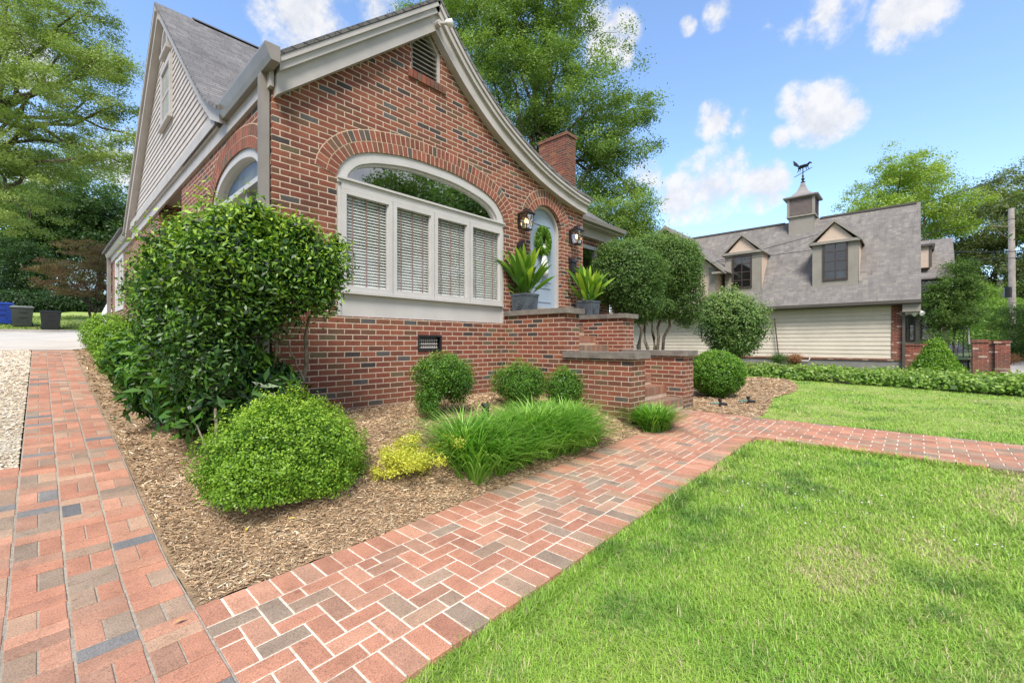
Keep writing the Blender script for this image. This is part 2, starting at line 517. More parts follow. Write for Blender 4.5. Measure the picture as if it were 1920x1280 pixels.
# ------------------------------------------------------------------ builders
class MB:
    def __init__(self):
        self.v, self.f, self.c, self.uv = [], [], [], []

    def face(self, pts, col=None, uv=None):
        i = len(self.v)
        self.v += [tuple(p) for p in pts]
        self.f.append(tuple(range(i, i + len(pts))))
        self.c.append(col)
        self.uv.append(uv)

    def box(self, x0, y0, z0, x1, y1, z1, col=None):
        if x0 > x1: x0, x1 = x1, x0
        if y0 > y1: y0, y1 = y1, y0
        if z0 > z1: z0, z1 = z1, z0
        a = [(x0, y0, z0), (x1, y0, z0), (x1, y1, z0), (x0, y1, z0), (x0, y0, z1), (x1, y0, z1), (x1, y1, z1), (x0, y1, z1)]
        for q in ((0, 3, 2, 1), (4, 5, 6, 7), (0, 1, 5, 4), (1, 2, 6, 5), (2, 3, 7, 6), (3, 0, 4, 7)):
            self.face([a[k] for k in q], col)
        return self

    def prism(self, poly, fn, a, b, col=None, caps=True):
        """poly: 2-D points; fn(p, q, t) -> 3-D; extruded from t=a to t=b (poly may be concave)"""
        n = len(poly)
        if caps:
            if n <= 4:
                self.face([fn(p[0], p[1], a) for p in poly], col)
                self.face([fn(p[0], p[1], b) for p in reversed(poly)], col)
            else:
                tr = tessellate_polygon([[Vector((p[0], p[1], 0)) for p in poly]])
                for q in tr:
                    self.face([fn(poly[k][0], poly[k][1], a) for k in q], col)
                    self.face([fn(poly[k][0], poly[k][1], b) for k in reversed(q)], col)
        for i in range(n):
            p, q = poly[i], poly[(i + 1) % n]
            self.face([fn(p[0], p[1], a), fn(p[0], p[1], b), fn(q[0], q[1], b), fn(q[0], q[1], a)], col)
        return self

    def tube(self, pts, rad, n=7, col=None, cap=True):
        pts = [Vector(p) for p in pts]
        if isinstance(rad, (int, float)):
            rad = [rad] * len(pts)
        rings = []
        up = Vector((0, 0, 1))
        for i, p in enumerate(pts):
            d = (pts[min(i + 1, len(pts) - 1)] - pts[max(i - 1, 0)]).normalized()
            a = d.cross(up)
            if a.length < .05:
                a = d.cross(Vector((1, 0, 0)))
            a.normalize()
            bb = d.cross(a)
            st = len(self.v)
            for k in range(n):
                th = 2 * math.pi * k / n
                self.v.append(tuple(p + (a * math.cos(th) + bb * math.sin(th)) * rad[i]))
            rings.append(st)
        for i in range(len(rings) - 1):
            for k in range(n):
                k2 = (k + 1) % n
                self.f.append((rings[i] + k, rings[i] + k2, rings[i + 1] + k2, rings[i + 1] + k))
                self.c.append(col)
                self.uv.append(None)
        if cap:
            for s in (rings[0], rings[-1]):
                self.f.append(tuple(s + k for k in range(n)))
                self.c.append(col)
                self.uv.append(None)
        return self

    def lathe(self, prof, cx, cy, n=20, col=None, sx=1, sy=1, rot=0):
        rings = []
        for (r, z) in prof:
            st = len(self.v)
            for k in range(n):
                th = 2 * math.pi * k / n + rot
                self.v.append((cx + r * sx * math.cos(th), cy + r * sy * math.sin(th), z))
            rings.append(st)
        for i in range(len(rings) - 1):
            for k in range(n):
                k2 = (k + 1) % n
                self.f.append((rings[i] + k, rings[i] + k2, rings[i + 1] + k2, rings[i + 1] + k))
                self.c.append(col)
                self.uv.append(None)
        self.f.append(tuple(rings[0] + k for k in range(n)))
        self.f.append(tuple(rings[-1] + k for k in range(n)))
        self.c += [col, col]
        self.uv += [None, None]
        return self

    def build(self, name, mat, parent=None, origin=None, smooth=False, bevel=0):
        org = Vector(origin) if origin is not None else (Vector(parent['_o']) if parent is not None else Vector((0, 0, 0)))
        me = bpy.data.meshes.new(name)
        V = np.array(self.v, dtype=float)
        me.from_pydata((V - np.array(org)).tolist(), [], self.f)
        uvl = me.uv_layers.new(name='UVMap')
        uvd = np.zeros((len(me.loops), 2))
        k = 0
        for f, uv in zip(self.f, self.uv):
            n = len(f)
            if uv is not None:
                uvd[k:k + n] = uv
            else:
                p = V[list(f)]
                nn = np.cross(p[1] - p[0], p[2] - p[0])
                if n > 3:
                    nn = nn + np.cross(p[2] - p[0], p[3] - p[0])
                an = np.abs(nn)
                ax = int(np.argmax(an))
                if ax == 2:
                    uvd[k:k + n] = p[:, (0, 1)]
                elif ax == 1:
                    uvd[k:k + n] = p[:, (0, 2)]
                else:
                    uvd[k:k + n] = p[:, (1, 2)]
            k += n
        uvl.data.foreach_set('uv', uvd.ravel())
        if any(c is not None for c in self.c):
            at_ = me.attributes.new('Col', 'FLOAT_COLOR', 'FACE')
            arr = np.array([(*(c if c is not None else (.5, .5, .5)), 1) for c in self.c], dtype=np.float32)
            at_.data.foreach_set('color', arr.ravel())
        me.materials.append(M[mat] if isinstance(mat, str) else mat)
        if smooth:
            me.polygons.foreach_set('use_smooth', [True] * len(me.polygons))
        me.update()
        o = bpy.data.objects.new(name, me)
        COL.objects.link(o)
        if parent is not None:
            o.parent = parent
        else:
            o.location = org
        o['_o'] = tuple(org)
        if bevel:
            md = o.modifiers.new('bevel', 'BEVEL')
            md.width = bevel
            md.segments = 2
            md.limit_method = 'ANGLE'
        return o


def thing(name, label, cat, loc, group=None):
    o = bpy.data.objects.new(name, None)
    COL.objects.link(o)
    o.location = loc
    o.empty_display_size = .2
    o['_o'] = tuple(float(x) for x in loc)
    o['label'] = label
    o['category'] = cat
    if group:
        o['group'] = group
    return o


def structure(o):
    o['kind'] = 'structure'
    return o


def npmesh(name, V, F, mat, parent=None, origin=None, rnd=None, col=None, smooth=False):
    """V (n,3), F (m,k) arrays -> object"""
    org = np.array(origin if origin is not None else (parent['_o'] if parent is not None else (0, 0, 0)), dtype=float)
    me = bpy.data.meshes.new(name)
    V = np.asarray(V, dtype=np.float32) - org.astype(np.float32)
    F = np.asarray(F, dtype=np.int32)
    m, k = F.shape
    me.vertices.add(len(V))
    me.vertices.foreach_set('co', V.ravel())
    me.loops.add(m * k)
    me.loops.foreach_set('vertex_index', F.ravel())
    me.polygons.add(m)
    me.polygons.foreach_set('loop_start', np.arange(0, m * k, k, dtype=np.int32))
    if smooth:
        me.polygons.foreach_set('use_smooth', np.ones(m, dtype=bool))
    if rnd is not None:
        a = me.attributes.new('rnd', 'FLOAT', 'FACE')
        a.data.foreach_set('value', np.clip(rnd, 0, 1).astype(np.float32))
    if col is not None:
        a = me.attributes.new('Col', 'FLOAT_COLOR', 'FACE')
        c4 = np.ones((m, 4), dtype=np.float32)
        c4[:, :3] = col
        a.data.foreach_set('color', c4.ravel())
    me.update(calc_edges=True)
    me.materials.append(M[mat])
    o = bpy.data.objects.new(name, me)
    COL.objects.link(o)
    if parent is not None:
        o.parent = parent
    else:
        o.location = org
    o['_o'] = tuple(float(x) for x in org)
    return o


RNG = np.random.default_rng(7)


def vnoise(x, y, s, seed=0):
    """smooth 2-D value noise in numpy"""
    x = np.asarray(x) * s + 100.5 + seed * 13.7
    y = np.asarray(y) * s + 100.5 + seed * 7.3
    xi, yi = np.floor(x).astype(int), np.floor(y).astype(int)
    fx, fy = x - xi, y - yi
    fx, fy = fx * fx * (3 - 2 * fx), fy * fy * (3 - 2 * fy)

    def h(a, b):
        n = (a * 374761393 + b * 668265263 + seed * 974711) & 0x7fffffff
        n = ((n ^ (n >> 13)) * 1274126177) & 0x7fffffff
        return ((n ^ (n >> 16)) & 0xffff) / 65535.0
    return (h(xi, yi) * (1 - fx) * (1 - fy) + h(xi + 1, yi) * fx * (1 - fy) + h(xi, yi + 1) * (1 - fx) * fy + h(xi + 1, yi + 1) * fx * fy)


# ------------------------------------------------------------------ terrain
WY0, WY1 = 1.42, 2.56      # front walk edges


def sm(t):
    t = np.clip(t, 0, 1)
    return t * t * (3 - 2 * t)


def G(x, y):
    x = np.asarray(x, dtype=float)
    y = np.asarray(y, dtype=float)
    gx = np.clip(.03 * (x - .5), -.05, .2)
    gy = gx * (1 - sm((y - 3) / 2)) + np.interp(y, [3.2, 3.45, 5.26, 8.9, 13.86, 35.6, 44, 60], [0, .02, .25, .59, 1.12, 1.88, 3.3, 3.8])
    t = np.clip((y - WY1) / 2.3, 0, 1)
    F = gx + (.47 - gx) * (1 - (1 - t) ** 2)
    B = np.maximum(F, gy + .12 * np.clip(y - 3, 0, 1))
    a = sm((x - .53) / 1.0)
    wv = gy * (1 - a) + B * a
    b = sm((x - 5.5) / 1.8)
    rt = .2 + .03 * sm((x - 8) / 8)
    far = sm((y - 20) / 8)
    b = b * (1 - far) + far * sm((x - 12) / 25)
    wv = wv * (1 - b) + rt * b
    return np.where(y < WY1, gx, wv)


def g(x, y):
    return float(G(x, y))


def region(name, poly, step, off, mat, rough=0.0, rscale=3.0, fine=False):
    """ground sheet cut to a polygon and laid on the terrain"""
    P = np.array(poly)
    x0, y0 = P.min(0)
    x1, y1 = P.max(0)
    xs = np.arange(x0 + step / 2, x1, step)
    ys = np.arange(y0 + step / 2, y1, step)
    X, Y = np.meshgrid(xs, ys)
    X, Y = X.ravel(), Y.ravel()
    keep = inside(X, Y, poly)
    edge = []
    n = len(poly)
    for i in range(n):
        a, b = np.array(poly[i]), np.array(poly[(i + 1) % n])
        k = max(1, int(np.linalg.norm(b - a) / step))
        for j in range(k):
            edge.append(tuple(a + (b - a) * j / k))
    pts = [Vector(p) for p in edge] + [Vector((a, b)) for a, b in zip(X[keep], Y[keep])]
    face = [list(range(len(edge)))]
    vo, _, fo, _, _, _ = delaunay_2d_cdt(pts, [], face, 2, 1e-5)
    v = np.array([(q[0], q[1]) for q in vo])
    z = G(v[:, 0], v[:, 1]) + off
    if rough:
        z = z + (vnoise(v[:, 0], v[:, 1], rscale, 3) - .5) * rough + (vnoise(v[:, 0], v[:, 1], rscale * 3.1, 5) - .5) * rough * .5
    V = np.column_stack([v, z])
    me = bpy.data.meshes.new(name)
    me.from_pydata(V.tolist(), [], [list(f) for f in fo])
    me.materials.append(M[mat])
    me.polygons.foreach_set('use_smooth', [True] * len(me.polygons))
    o = bpy.data.objects.new(name, me)
    COL.objects.link(o)
    return structure(o)


def inside(X, Y, poly):
    r = np.zeros(len(X), dtype=bool)
    n = len(poly)
    for i in range(n):
        xa, ya = poly[i]
        xb, yb = poly[(i + 1) % n]
        if ya == yb:
            continue
        c = ((ya > Y) != (yb > Y)) & (X < (xb - xa) * (Y - ya) / (yb - ya) + xa)
        r ^= c
    return r


# base sheet out to the horizon
def axis(lo, hi, fine_lo, fine_hi, st):
    a = list(np.arange(fine_lo, fine_hi + st, st))
    s = st
    while a[-1] < hi:
        s *= 1.5
        a.append(a[-1] + s)
    s = st
    while a[0] > lo:
        s *= 1.5
        a.insert(0, a[0] - s)
    return np.array(a)


gxs = axis(-500, 700, -8, 32, .5)
gys = axis(-500, 700, -10, 46, .5)
GX, GY = np.meshgrid(gxs, gys)
GZ = G(GX, GY) - .10
nx, ny = len(gxs), len(gys)
idx = np.arange(nx * ny).reshape(ny, nx)
F = np.column_stack([idx[:-1, :-1].ravel(), idx[:-1, 1:].ravel(), idx[1:, 1:].ravel(), idx[1:, :-1].ravel()])
structure(npmesh('ground', np.column_stack([GX.ravel(), GY.ravel(), GZ.ravel()]), F, 'earth', smooth=True))

LAWN_A = [(.56, 1.40), (5.68, 1.40), (5.79, 1.34), (5.835, 1.24), (5.84, -9), (.56, -9)]
LAWN_B = [(7.14, 1.72), (7.7, 1.76), (9.0, 1.95), (9.9, 2.12), (11.5, 2.02), (13.2, 2.25), (14.6, 2.7), (14.9, 3.4), (14.6, 4.2), (15.6, 5.4), (16.4, 6.0),
          (16.2, 4.0), (15.2, 1.6), (14.0, -.8), (13.2, -3), (12.5, -9), (7.14, -9)]
BED_A = [(.514, 2.565), (5.66, 2.565), (5.66, 2.9), (5.45, 2.9), (5.45, 5.12), (1.75, 5.12), (1.75, 13.9), (.514, 13.9)]
BED_B = [(7.14, 1.70), (7.7, 1.74), (9.0, 1.93), (9.9, 2.10), (11.5, 2.0), (13.2, 2.23), (14.6, 2.68), (14.95, 3.4), (14.5, 4.3), (12, 6.4), (7.5, 6.4), (7.5, 2.9), (7.14, 2.9)]
region('lawn', LAWN_A, .12, -.045, 'turf', .012)
region('far_lawn', LAWN_B, .3, -.03, 'turf', .02)
region('mulch_bed', BED_A, .07, -.012, 'mulch', .035, 5)
region('far_mulch_bed', BED_B, .15, -.02, 'mulch', .04, 4)
region('gravel_drive', [(-14, 5.4), (-.12, 5.4), (-.12, 13.86), (-14, 13.86)], .3, -.01, 'gravel', .02, 4)
region('concrete_drive', [(-18, 13.88), (1.1, 13.88), (1.45, 22), (2.4, 26), (6, 30), (12, 33), (12, 35.0), (-18, 35.0)], .6, .0, 'concrete')
region('bank_lawn', [(-30, 35.3), (25, 35.3), (25, 47), (-30, 47)], .8, .02, 'turf', .1, .5)
kb = MB()
for i in range(24):
    x0 = -18 + i * 1.25
    kb.box(x0, 35.0, g(x0, 35) - .2, x0 + 1.25, 35.3, g(x0, 35) + .12)
structure(kb.build('drive_kerb', 'concrete'))
region('side_path', [(17.5, -2.6), (60, -12), (60, -7), (23.5, -2.2)], .8, .01, 'concrete')


# ------------------------------------------------------------------ clay pavers
PTONE = [(.46, .215, .138), (.43, .20, .13), (.49, .25, .165), (.40, .21, .14), (.44, .275, .185), (.35, .24, .17), (.29, .215, .16), (.37, .205, .14)]
PWT = np.array([.22, .19, .12, .13, .08, .10, .08, .08])
PTONE2 = PTONE + [(.16, .16, .165), (.20, .19, .185)]
PWT2 = np.append(PWT * .96, [.022, .018])


def tone(pal=PTONE, wt=PWT):
    c = np.array(pal[RNG.choice(len(pal), p=wt / wt.sum())])
    return tuple(c * RNG.uniform(.88, 1.12))


def paver(mb, x0, y0, x1, y1, col, jt=.0055, top=0.0, tilt=.0012):
    """one clay brick: chamfered top, lying on the terrain"""
    ch = .003
    wob = lambda: RNG.uniform(-.0012, .0012)
    x0, x1, y0, y1 = x0 + jt + wob(), x1 - jt + wob(), y0 + jt + wob(), y1 - jt + wob()
    if x1 - x0 < .015 or y1 - y0 < .015:
        return
    dz = RNG.uniform(-tilt, tilt)
    cs = [(x0, y0), (x1, y0), (x1, y1), (x0, y1)]
    ins = [(x0 + ch, y0 + ch), (x1 - ch, y0 + ch), (x1 - ch, y1 - ch), (x0 + ch, y1 - ch)]
    zt = [g(*c) + top + dz + RNG.uniform(-.0008, .0008) for c in ins]
    T = [(a[0], a[1], z) for a, z in zip(ins, zt)]
    S = [(a[0], a[1], z - ch) for a, z in zip(cs, zt)]
    Bm = [(a[0], a[1], z - .05) for a, z in zip(cs, zt)]
    mb.face(T, col)
    for i in range(4):
        j = (i + 1) % 4
        mb.face([S[i], S[j], T[j], T[i]], col)
        mb.face([Bm[i], Bm[j], S[j], S[i]], col)


# front walk with herringbone field and header borders
wk = MB()
x = .508
while x < 5.80:
    paver(wk, x, WY0 - .006, x + .1105, WY0 + .212, tone())
    x += .1105
x = .508
while x < 5.62:
    paver(wk, x, WY1 - .212, x + .1105, WY1 + .004, tone())
    x += .1105
cell = (WY1 - .212 - WY0 - .212) / 7
fx0 = .508


def herring(mb, X0, Y0, nxc, nyc, c, clip):
    done = set()
    for i in range(nxc):
        for j in range(nyc):
            if (i, j) in done or not clip(i, j):
                continue
            k = (i - j) % 4
            mate = {0: (i + 1, j), 1: (i - 1, j), 3: (i, j + 1), 2: (i, j - 1)}[k]
            cells = [(i, j)]
            if 0 <= mate[0] < nxc and 0 <= mate[1] < nyc and clip(*mate) and mate not in done:
                cells.append(mate)
            for q in cells:
                done.add(q)
            a0 = min(q[0] for q in cells)
            a1 = max(q[0] for q in cells) + 1
            b0 = min(q[1] for q in cells)
            b1 = max(q[1] for q in cells) + 1
            paver(mb, X0 + a0 * c, Y0 + b0 * c, X0 + a1 * c, Y0 + b1 * c, tone())


nxf = int((7.12 - fx0) / cell)
lowj = 2   # extra rows below the field at the junction
herring(wk, fx0, WY0 + .212 - lowj * cell, nxf, 15,
        cell, lambda i, j: (2 <= j < 9) or (fx0 + i * cell > 5.79 and j < 2) or (fx0 + i * cell > 5.60 and 9 <= j < 14 and (WY0 + .212 + (j - lowj) * cell) < 2.68))
o = structure(wk.build('brick_walk', 'paver'))
mj = MB()
st_ = np.concatenate([[.513], np.arange(.6, 7.14, .3)])
for a, b in zip(st_[:-1], st_[1:]):
    ylo, yhi = WY0 + (.012 if a < 5.95 else -.03), (WY1 if b < 5.8 else 2.78)
    mj.face([(a, ylo, g(a, ylo) - .0045), (b, ylo, g(b, ylo) - .0045), (b, min(yhi, 2.559), g(b, 2.5) - .0045), (a, min(yhi, 2.559), g(a, 2.5) - .0045)])
    if yhi > 2.6:
        mj.face([(a, 2.559, g(a, 2.5) - .0045), (b, 2.559, g(b, 2.5) - .0045), (b, yhi, g(b, yhi) + .0), (a, yhi, g(a, yhi) + .0)])
    mj.face([(a, ylo, g(a, ylo) - .0045), (b, ylo, g(b, ylo) - .0045), (b, ylo, g(b, ylo) - .1), (a, ylo, g(a, ylo) - .1)])
structure(mj.build('walk_mortar', 'mortar'))

# street walk: running bond
rw = MB()
cx = 5.828
c_i = 0
while cx < 7.02:
    yy = WY0 + .006 - (0.106 if c_i % 2 else 0)
    if c_i % 2:
        paver(rw, cx, WY0 - .100, cx + .112, WY0 + .006, tone())
    while yy > -8.5:
        paver(rw, cx, yy - .212, cx + .112, yy, tone(), jt=.0048)
        yy -= .212
    cx += .1125
    c_i += 1
structure(rw.build('street_walk', 'paver'))
mj = MB()
for a in np.arange(-8.7, WY0 - .01, .5):
    b = min(a + .5, WY0)
    mj.face([(5.87, a, g(5.87, a) - .0045), (7.08, a, g(7.08, a) - .0045), (7.08, b, g(7.08, b) - .0045), (5.87, b, g(5.87, b) - .0045)])
structure(mj.build('street_walk_mortar', 'mortar'))

# drive strip: basket weave columns
ds = MB()


def weave(mb, x0, x1, ya, yb, off):
    y = ya + off
    while y < yb:
        xm = (x0 + x1) / 2
        p = PTONE2
        paver(mb, x0, y, xm, y + .2, tone(p, PWT2), jt=.0035, tilt=.002)
        paver(mb, xm, y, x1, y + .2, tone(p, PWT2), jt=.0035, tilt=.002)
        paver(mb, x0, y + .2, x1, y + .3, tone(p, PWT2), jt=.0018, tilt=.002)
        paver(mb, x0, y + .3, x1, y + .4, tone(p, PWT2), jt=.0018, tilt=.002)
        y += .402


XC = [.508, .303, .098, -.107]
for i in range(3):
    weave(ds, XC[i + 1] + .003, XC[i] - .003, -1.5, 13.7, RNG.uniform(0, .1))
for i in range(8):
    weave(ds, -.107 - .205 * (i + 1) + .003, -.107 - .205 * i - .003, -1.5, 5.1, RNG.uniform(0, .1))
structure(ds.build('brick_drive', 'paver'))
mj = MB()
for a in np.arange(-1.5, 13.82, .1):
    b = a + .1
    mj.face([(-.108, a, g(-.1, a) - .005), (.512, a, g(.5, a) - .005), (.512, b, g(.5, b) - .005), (-.108, b, g(-.1, b) - .005)])
    mj.face([(.512, a, g(.5, a) - .005), (.512, a, g(.5, a) - .14), (.512, b, g(.5, b) - .14), (.512, b, g(.5, b) - .005)])
    if b < 5.4:
        mj.face([(-2, a, g(-2, a) - .004), (-.108, a, g(-.1, a) - .004), (-.108, b, g(-.1, b) - .004), (-2, b, g(-2, b) - .004)])
structure(mj.build('brick_drive_mortar', 'mortar_grey'))


# ------------------------------------------------------------------ facade helpers
def fF(Y):          # plane facing the street: 2-D (x, z), depth along +Y
    return lambda p, q, t: (p, Y + t, q)


def fS(X):          # plane facing the drive: 2-D (y, z), depth along +X
    return lambda p, q, t: (X + t, p, q)


def panel(mb, outer, holes, fn, depth, t0=0.0, flip=False):
    loops = [[Vector((p[0], p[1], 0)) for p in outer]] + [[Vector((p[0], p[1], 0)) for p in h] for h in holes]
    flat = [p for lp in [outer] + holes for p in lp]
    for q in tessellate_polygon(loops):
        mb.face([fn(flat[k][0], flat[k][1], t0) for k in q])
    for h in holes + [outer]:
        n = len(h)
        for i in range(n):
            p, q = h[i], h[(i + 1) % n]
            mb.face([fn(p[0], p[1], t0), fn(q[0], q[1], t0), fn(q[0], q[1], t0 + depth), fn(p[0], p[1], t0 + depth)])


def arch_curve(cx, tab):
    """symmetric arch from half profile [(dx, z)...] starting at the crown"""
    left = [(cx - dx, z) for dx, z in reversed(tab)]
    right = [(cx + dx, z) for dx, z in tab[1:]]
    pts = left + right
    # Catmull-Rom smooth
    P = [np.array(p) for p in pts]
    outp = []
    for i in range(len(P) - 1):
        p0, p1, p2, p3 = P[max(i - 1, 0)], P[i], P[i + 1], P[min(i + 2, len(P) - 1)]
        for k in range(6):
            t = k / 6
            outp.append(.5 * ((2 * p1) + (-p0 + p2) * t + (2 * p0 - 5 * p1 + 4 * p2 - p3) * t * t + (-p0 + 3 * p1 - 3 * p2 + p3) * t ** 3))
    outp.append(P[-1])
    return np.array(outp)


def offset_curve(c, d):
    t = np.gradient(c, axis=0)
    t /= np.linalg.norm(t, axis=1)[:, None]
    n = np.column_stack([-t[:, 1], t[:, 0]])
    return c + n * d


def resample(c, n):
    s = np.concatenate([[0], np.cumsum(np.linalg.norm(np.diff(c, axis=0), axis=1))])
    q = np.linspace(0, s[-1], n)
    return np.column_stack([np.interp(q, s, c[:, 0]), np.interp(q, s, c[:, 1])])


def arclen(c):
    return np.linalg.norm(np.diff(c, axis=0), axis=1).sum()


ATONE = [(.27, .085, .055), (.23, .07, .045), (.2, .085, .055), (.16, .09, .06), (.3, .10, .06), (.10, .085, .08)]


def arch_rings(parent, curve, fn, nrings=2, d=.125, step=.075):
    mb = MB()
    bk = MB()
    n = len(curve)
    lo, hi = offset_curve(curve, 0.0), offset_curve(curve, nrings * (d + .01) + .004)
    for i in range(n - 1):
        poly = [tuple(lo[i]), tuple(lo[i + 1]), tuple(hi[i + 1]), tuple(hi[i])]
        bk.face([fn(p[0], p[1], -.0065) for p in poly])
    for r in range(nrings):
        o0, o1 = .004 + r * (d + .01), .004 + r * (d + .01) + d
        mid = offset_curve(curve, (o0 + o1) / 2)
        cnt = max(6, int(arclen(mid) / step))
        base = resample(mid, cnt + 1)
        tt = np.gradient(base, axis=0)
        tt /= np.linalg.norm(tt, axis=1)[:, None]
        nn = np.column_stack([-tt[:, 1], tt[:, 0]])
        for i in range(cnt):
            a, b = base[i], base[i + 1]
            a2 = a + (b - a) * .085
            b2 = b - (b - a) * .085
            na, nb = nn[i], nn[i + 1]
            h = d / 2
            poly = [tuple(a2 - na * h), tuple(b2 - nb * h), tuple(b2 + nb * h), tuple(a2 + na * h)]
            c = np.array(ATONE[RNG.choice(6, p=[.28, .26, .18, .12, .12, .04])]) * RNG.uniform(.85, 1.15)
            mb.prism(poly, fn, -.009, .01, tuple(c))
    for m_ in (bk,):
        m_.build('arch_mortar', 'mortar_b', parent)
    mb.build('rowlock_arch', 'arch_brick', parent)


M['mortar_b'] = mat_ground('mortar_facade', [(.3, (.50, .37, .27)), (.7, (.64, .49, .36))], 2, 50, .002)

# ================================================================== HOUSE
H0 = thing('brick_house', 'red brick cottage with swooping gable, arched picture window and blue door', 'house', (1.69, 5.06, .3))
FY = 5.06
SX = 1.69
TL = [(1.72, 4.30), (3.78, 6.04)]
TR = [(3.78, 6.04), (4.05, 5.735), (4.36, 5.43), (4.69, 5.165), (5.17, 4.86), (5.84, 4.56), (6.45, 4.365), (7.14, 4.225), (7.62, 4.17)]


def smooth_poly(P, k=4):
    P = [np.array(p) for p in P]
    o_ = []
    for i in range(len(P) - 1):
        p0, p1, p2, p3 = P[max(i - 1, 0)], P[i], P[i + 1], P[min(i + 2, len(P) - 1)]
        for j in range(k):
            t = j / k
            o_.append(.5 * ((2 * p1) + (-p0 + p2) * t + (2 * p0 - 5 * p1 + 4 * p2 - p3) * t * t + (-p0 + 3 * p1 - 3 * p2 + p3) * t ** 3))
    o_.append(P[-1])
    return np.array(o_)


TRs = smooth_poly(TR)
AW = arch_curve(3.835, [(0, 3.80), (.3, 3.795), (.55, 3.77), (.8, 3.725), (1.0, 3.675), (1.2, 3.59), (1.32, 3.49), (1.4, 3.38), (1.435, 3.26)])
DC, DR, DZ = 6.415, .465, 3.36
AD = np.array([(DC - DR * math.cos(t), DZ + DR * math.sin(t)) for t in np.linspace(0, math.pi, 25)])
win_hole = [(2.40, 1.60)] + [(2.40, 3.0)] + [tuple(p) for p in AW] + [(5.27, 3.0), (5.27, 1.60)]
door_hole = [(DC - DR, 1.80)] + [tuple(p) for p in AD] + [(DC + DR, 1.80)]
vent_hole = [(3.45, 5.0), (3.45, 5.44), (3.74, 5.70), (3.95, 5.46), (3.95, 5.0)]
crawl = [(3.55, 1.16), (3.55, 1.385), (3.96, 1.385), (3.96, 1.16)]
outer = [(SX, .1), (7.62, .1), (7.62, 4.1)] + [(float(p[0]), float(p[1] - .10)) for p in TRs[::-1][1:-1]] + [(3.78, 5.90), (SX, 4.12)]
mb = MB()
panel(mb, outer, [win_hole, door_hole, vent_hole, crawl], fF(FY), .16)
mb.build('front_wall', 'brick', H0)
arch_rings(H0, AW, fF(FY))
arch_rings(H0, np.vstack([[(DC - DR, 3.30)], AD, [(DC + DR, 3.30)]]), fF(FY), 2, .125)
# vent sill: rowlock bricks
mb = MB()
for i in range(9):
    x0 = 3.39 + i * .0715
    c = np.array(ATONE[RNG.choice(5)]) * RNG.uniform(.8, 1)
    mb.box(x0, FY - .03, 4.885, x0 + .062, FY + .05, 4.995, tuple(c))
mb.build('vent_sill', 'arch_brick', H0)
vent = MB()
vent.prism([(3.45, 5.0), (3.45, 5.44), (3.74, 5.70), (3.95, 5.46), (3.95, 5.0)], fF(FY), .12, .14)
vo_ = vent.build('gable_vent', 'dark', H0)
lv = MB()
for i in range(9):
    z0 = 5.03 + i * .066
    xa, xb = 3.47, 3.90
    if z0 > 5.42:
        xa += (z0 - 5.42) * 1.05
    if z0 > 5.40:
        xb -= (z0 - 5.40) * .8
    if xb - xa < .06:
        continue
    lv.prism([(FY + .03, z0 - .010), (FY + .035, z0 - .018), (FY + .085, z0 + .008), (FY + .08, z0 + .016)], lambda p, q, t: (t, p, q), xa, xb)
lv.build('louvre', 'trim', vo_)
lf = MB()
for a, b in (((3.90, 5.0), (3.95, 5.0)),):
    lf.box(3.905, FY + .02, 5.0, 3.948, FY + .12, 5.46)
    lf.box(3.452, FY + .02, 5.0, 3.475, FY + .12, 5.44)
lf.prism([(3.45, 5.44), (3.74, 5.70), (3.74, 5.64), (3.45, 5.38)], fF(FY), .02, .12)
lf.prism([(3.74, 5.70), (3.95, 5.46), (3.91, 5.42), (3.74, 5.63)], fF(FY), .03, .12)
lf.build('vent_frame', 'trim', vo_)
# crawl-space vent
cv = MB()
cv.box(3.55, FY - .01, 1.16, 3.575, FY + .03, 1.385).box(3.935, FY - .01, 1.16, 3.96, FY + .03, 1.385)
cv.box(3.575, FY - .01, 1.36, 3.935, FY + .03, 1.385).box(3.575, FY - .01, 1.16, 3.935, FY + .03, 1.185)
cv.box(3.56, FY + .05, 1.17, 3.95, FY + .07, 1.375)
cvo = cv.build('foundation_vent', 'black', H0)
cg = MB()
for r in range(3):
    for k in range(10):
        x0 = 3.59 + k * .033
        z0 = 1.20 + r * .05
        cg.prism([(x0, z0), (x0 + .024, z0), (x0 + .012, z0 + .032)], fF(FY), .03, .045)
cg.build('vent_grille', 'trim', cvo)

# side walls
SA_ = arch_curve(6.40, [(0, 3.66), (.3, 3.645), (.6, 3.585), (.8, 3.50), (.95, 3.38), (1.03, 3.25), (1.05, 3.15)])
shole = [(5.35, 1.75), (5.35, 2.5)] + [tuple(p) for p in SA_] + [(7.45, 2.5), (7.45, 1.75)]
mb = MB()
panel(mb, [(FY + .161, .1), (9.45, .1), (9.45, 4.2), (FY + .161, 4.2)], [shole], fS(SX), .16)
fw = [(17.2, 2.25), (17.2, 3.95), (19.2, 3.95), (19.2, 2.25)]
panel(mb, [(11.6, .3), (20.3, .3), (20.3, 4.25), (11.6, 4.25)], [fw], fS(SX), .16)
mb.box(SX + .001, 9.44, .3, 3.2, 9.449, 4.2)
mb.box(3.2, 9.45, .3, 3.3, 11.6, 4.2)
mb.box(SX + .001, 11.601, .3, 3.2, 11.62, 4.2)
mb.box(SX + .001, 20.29, .3, 10.3, 20.299, 4.2)
mb.build('side_wall', 'brick', H0)
arch_rings(H0, SA_, fS(SX), 2, .125)
so_ = MB()
so_.box(SX + .02, 9.45, 4.16, 3.2, 11.6, 4.2)
so_.build('porch_ceiling', 'trim', H0)


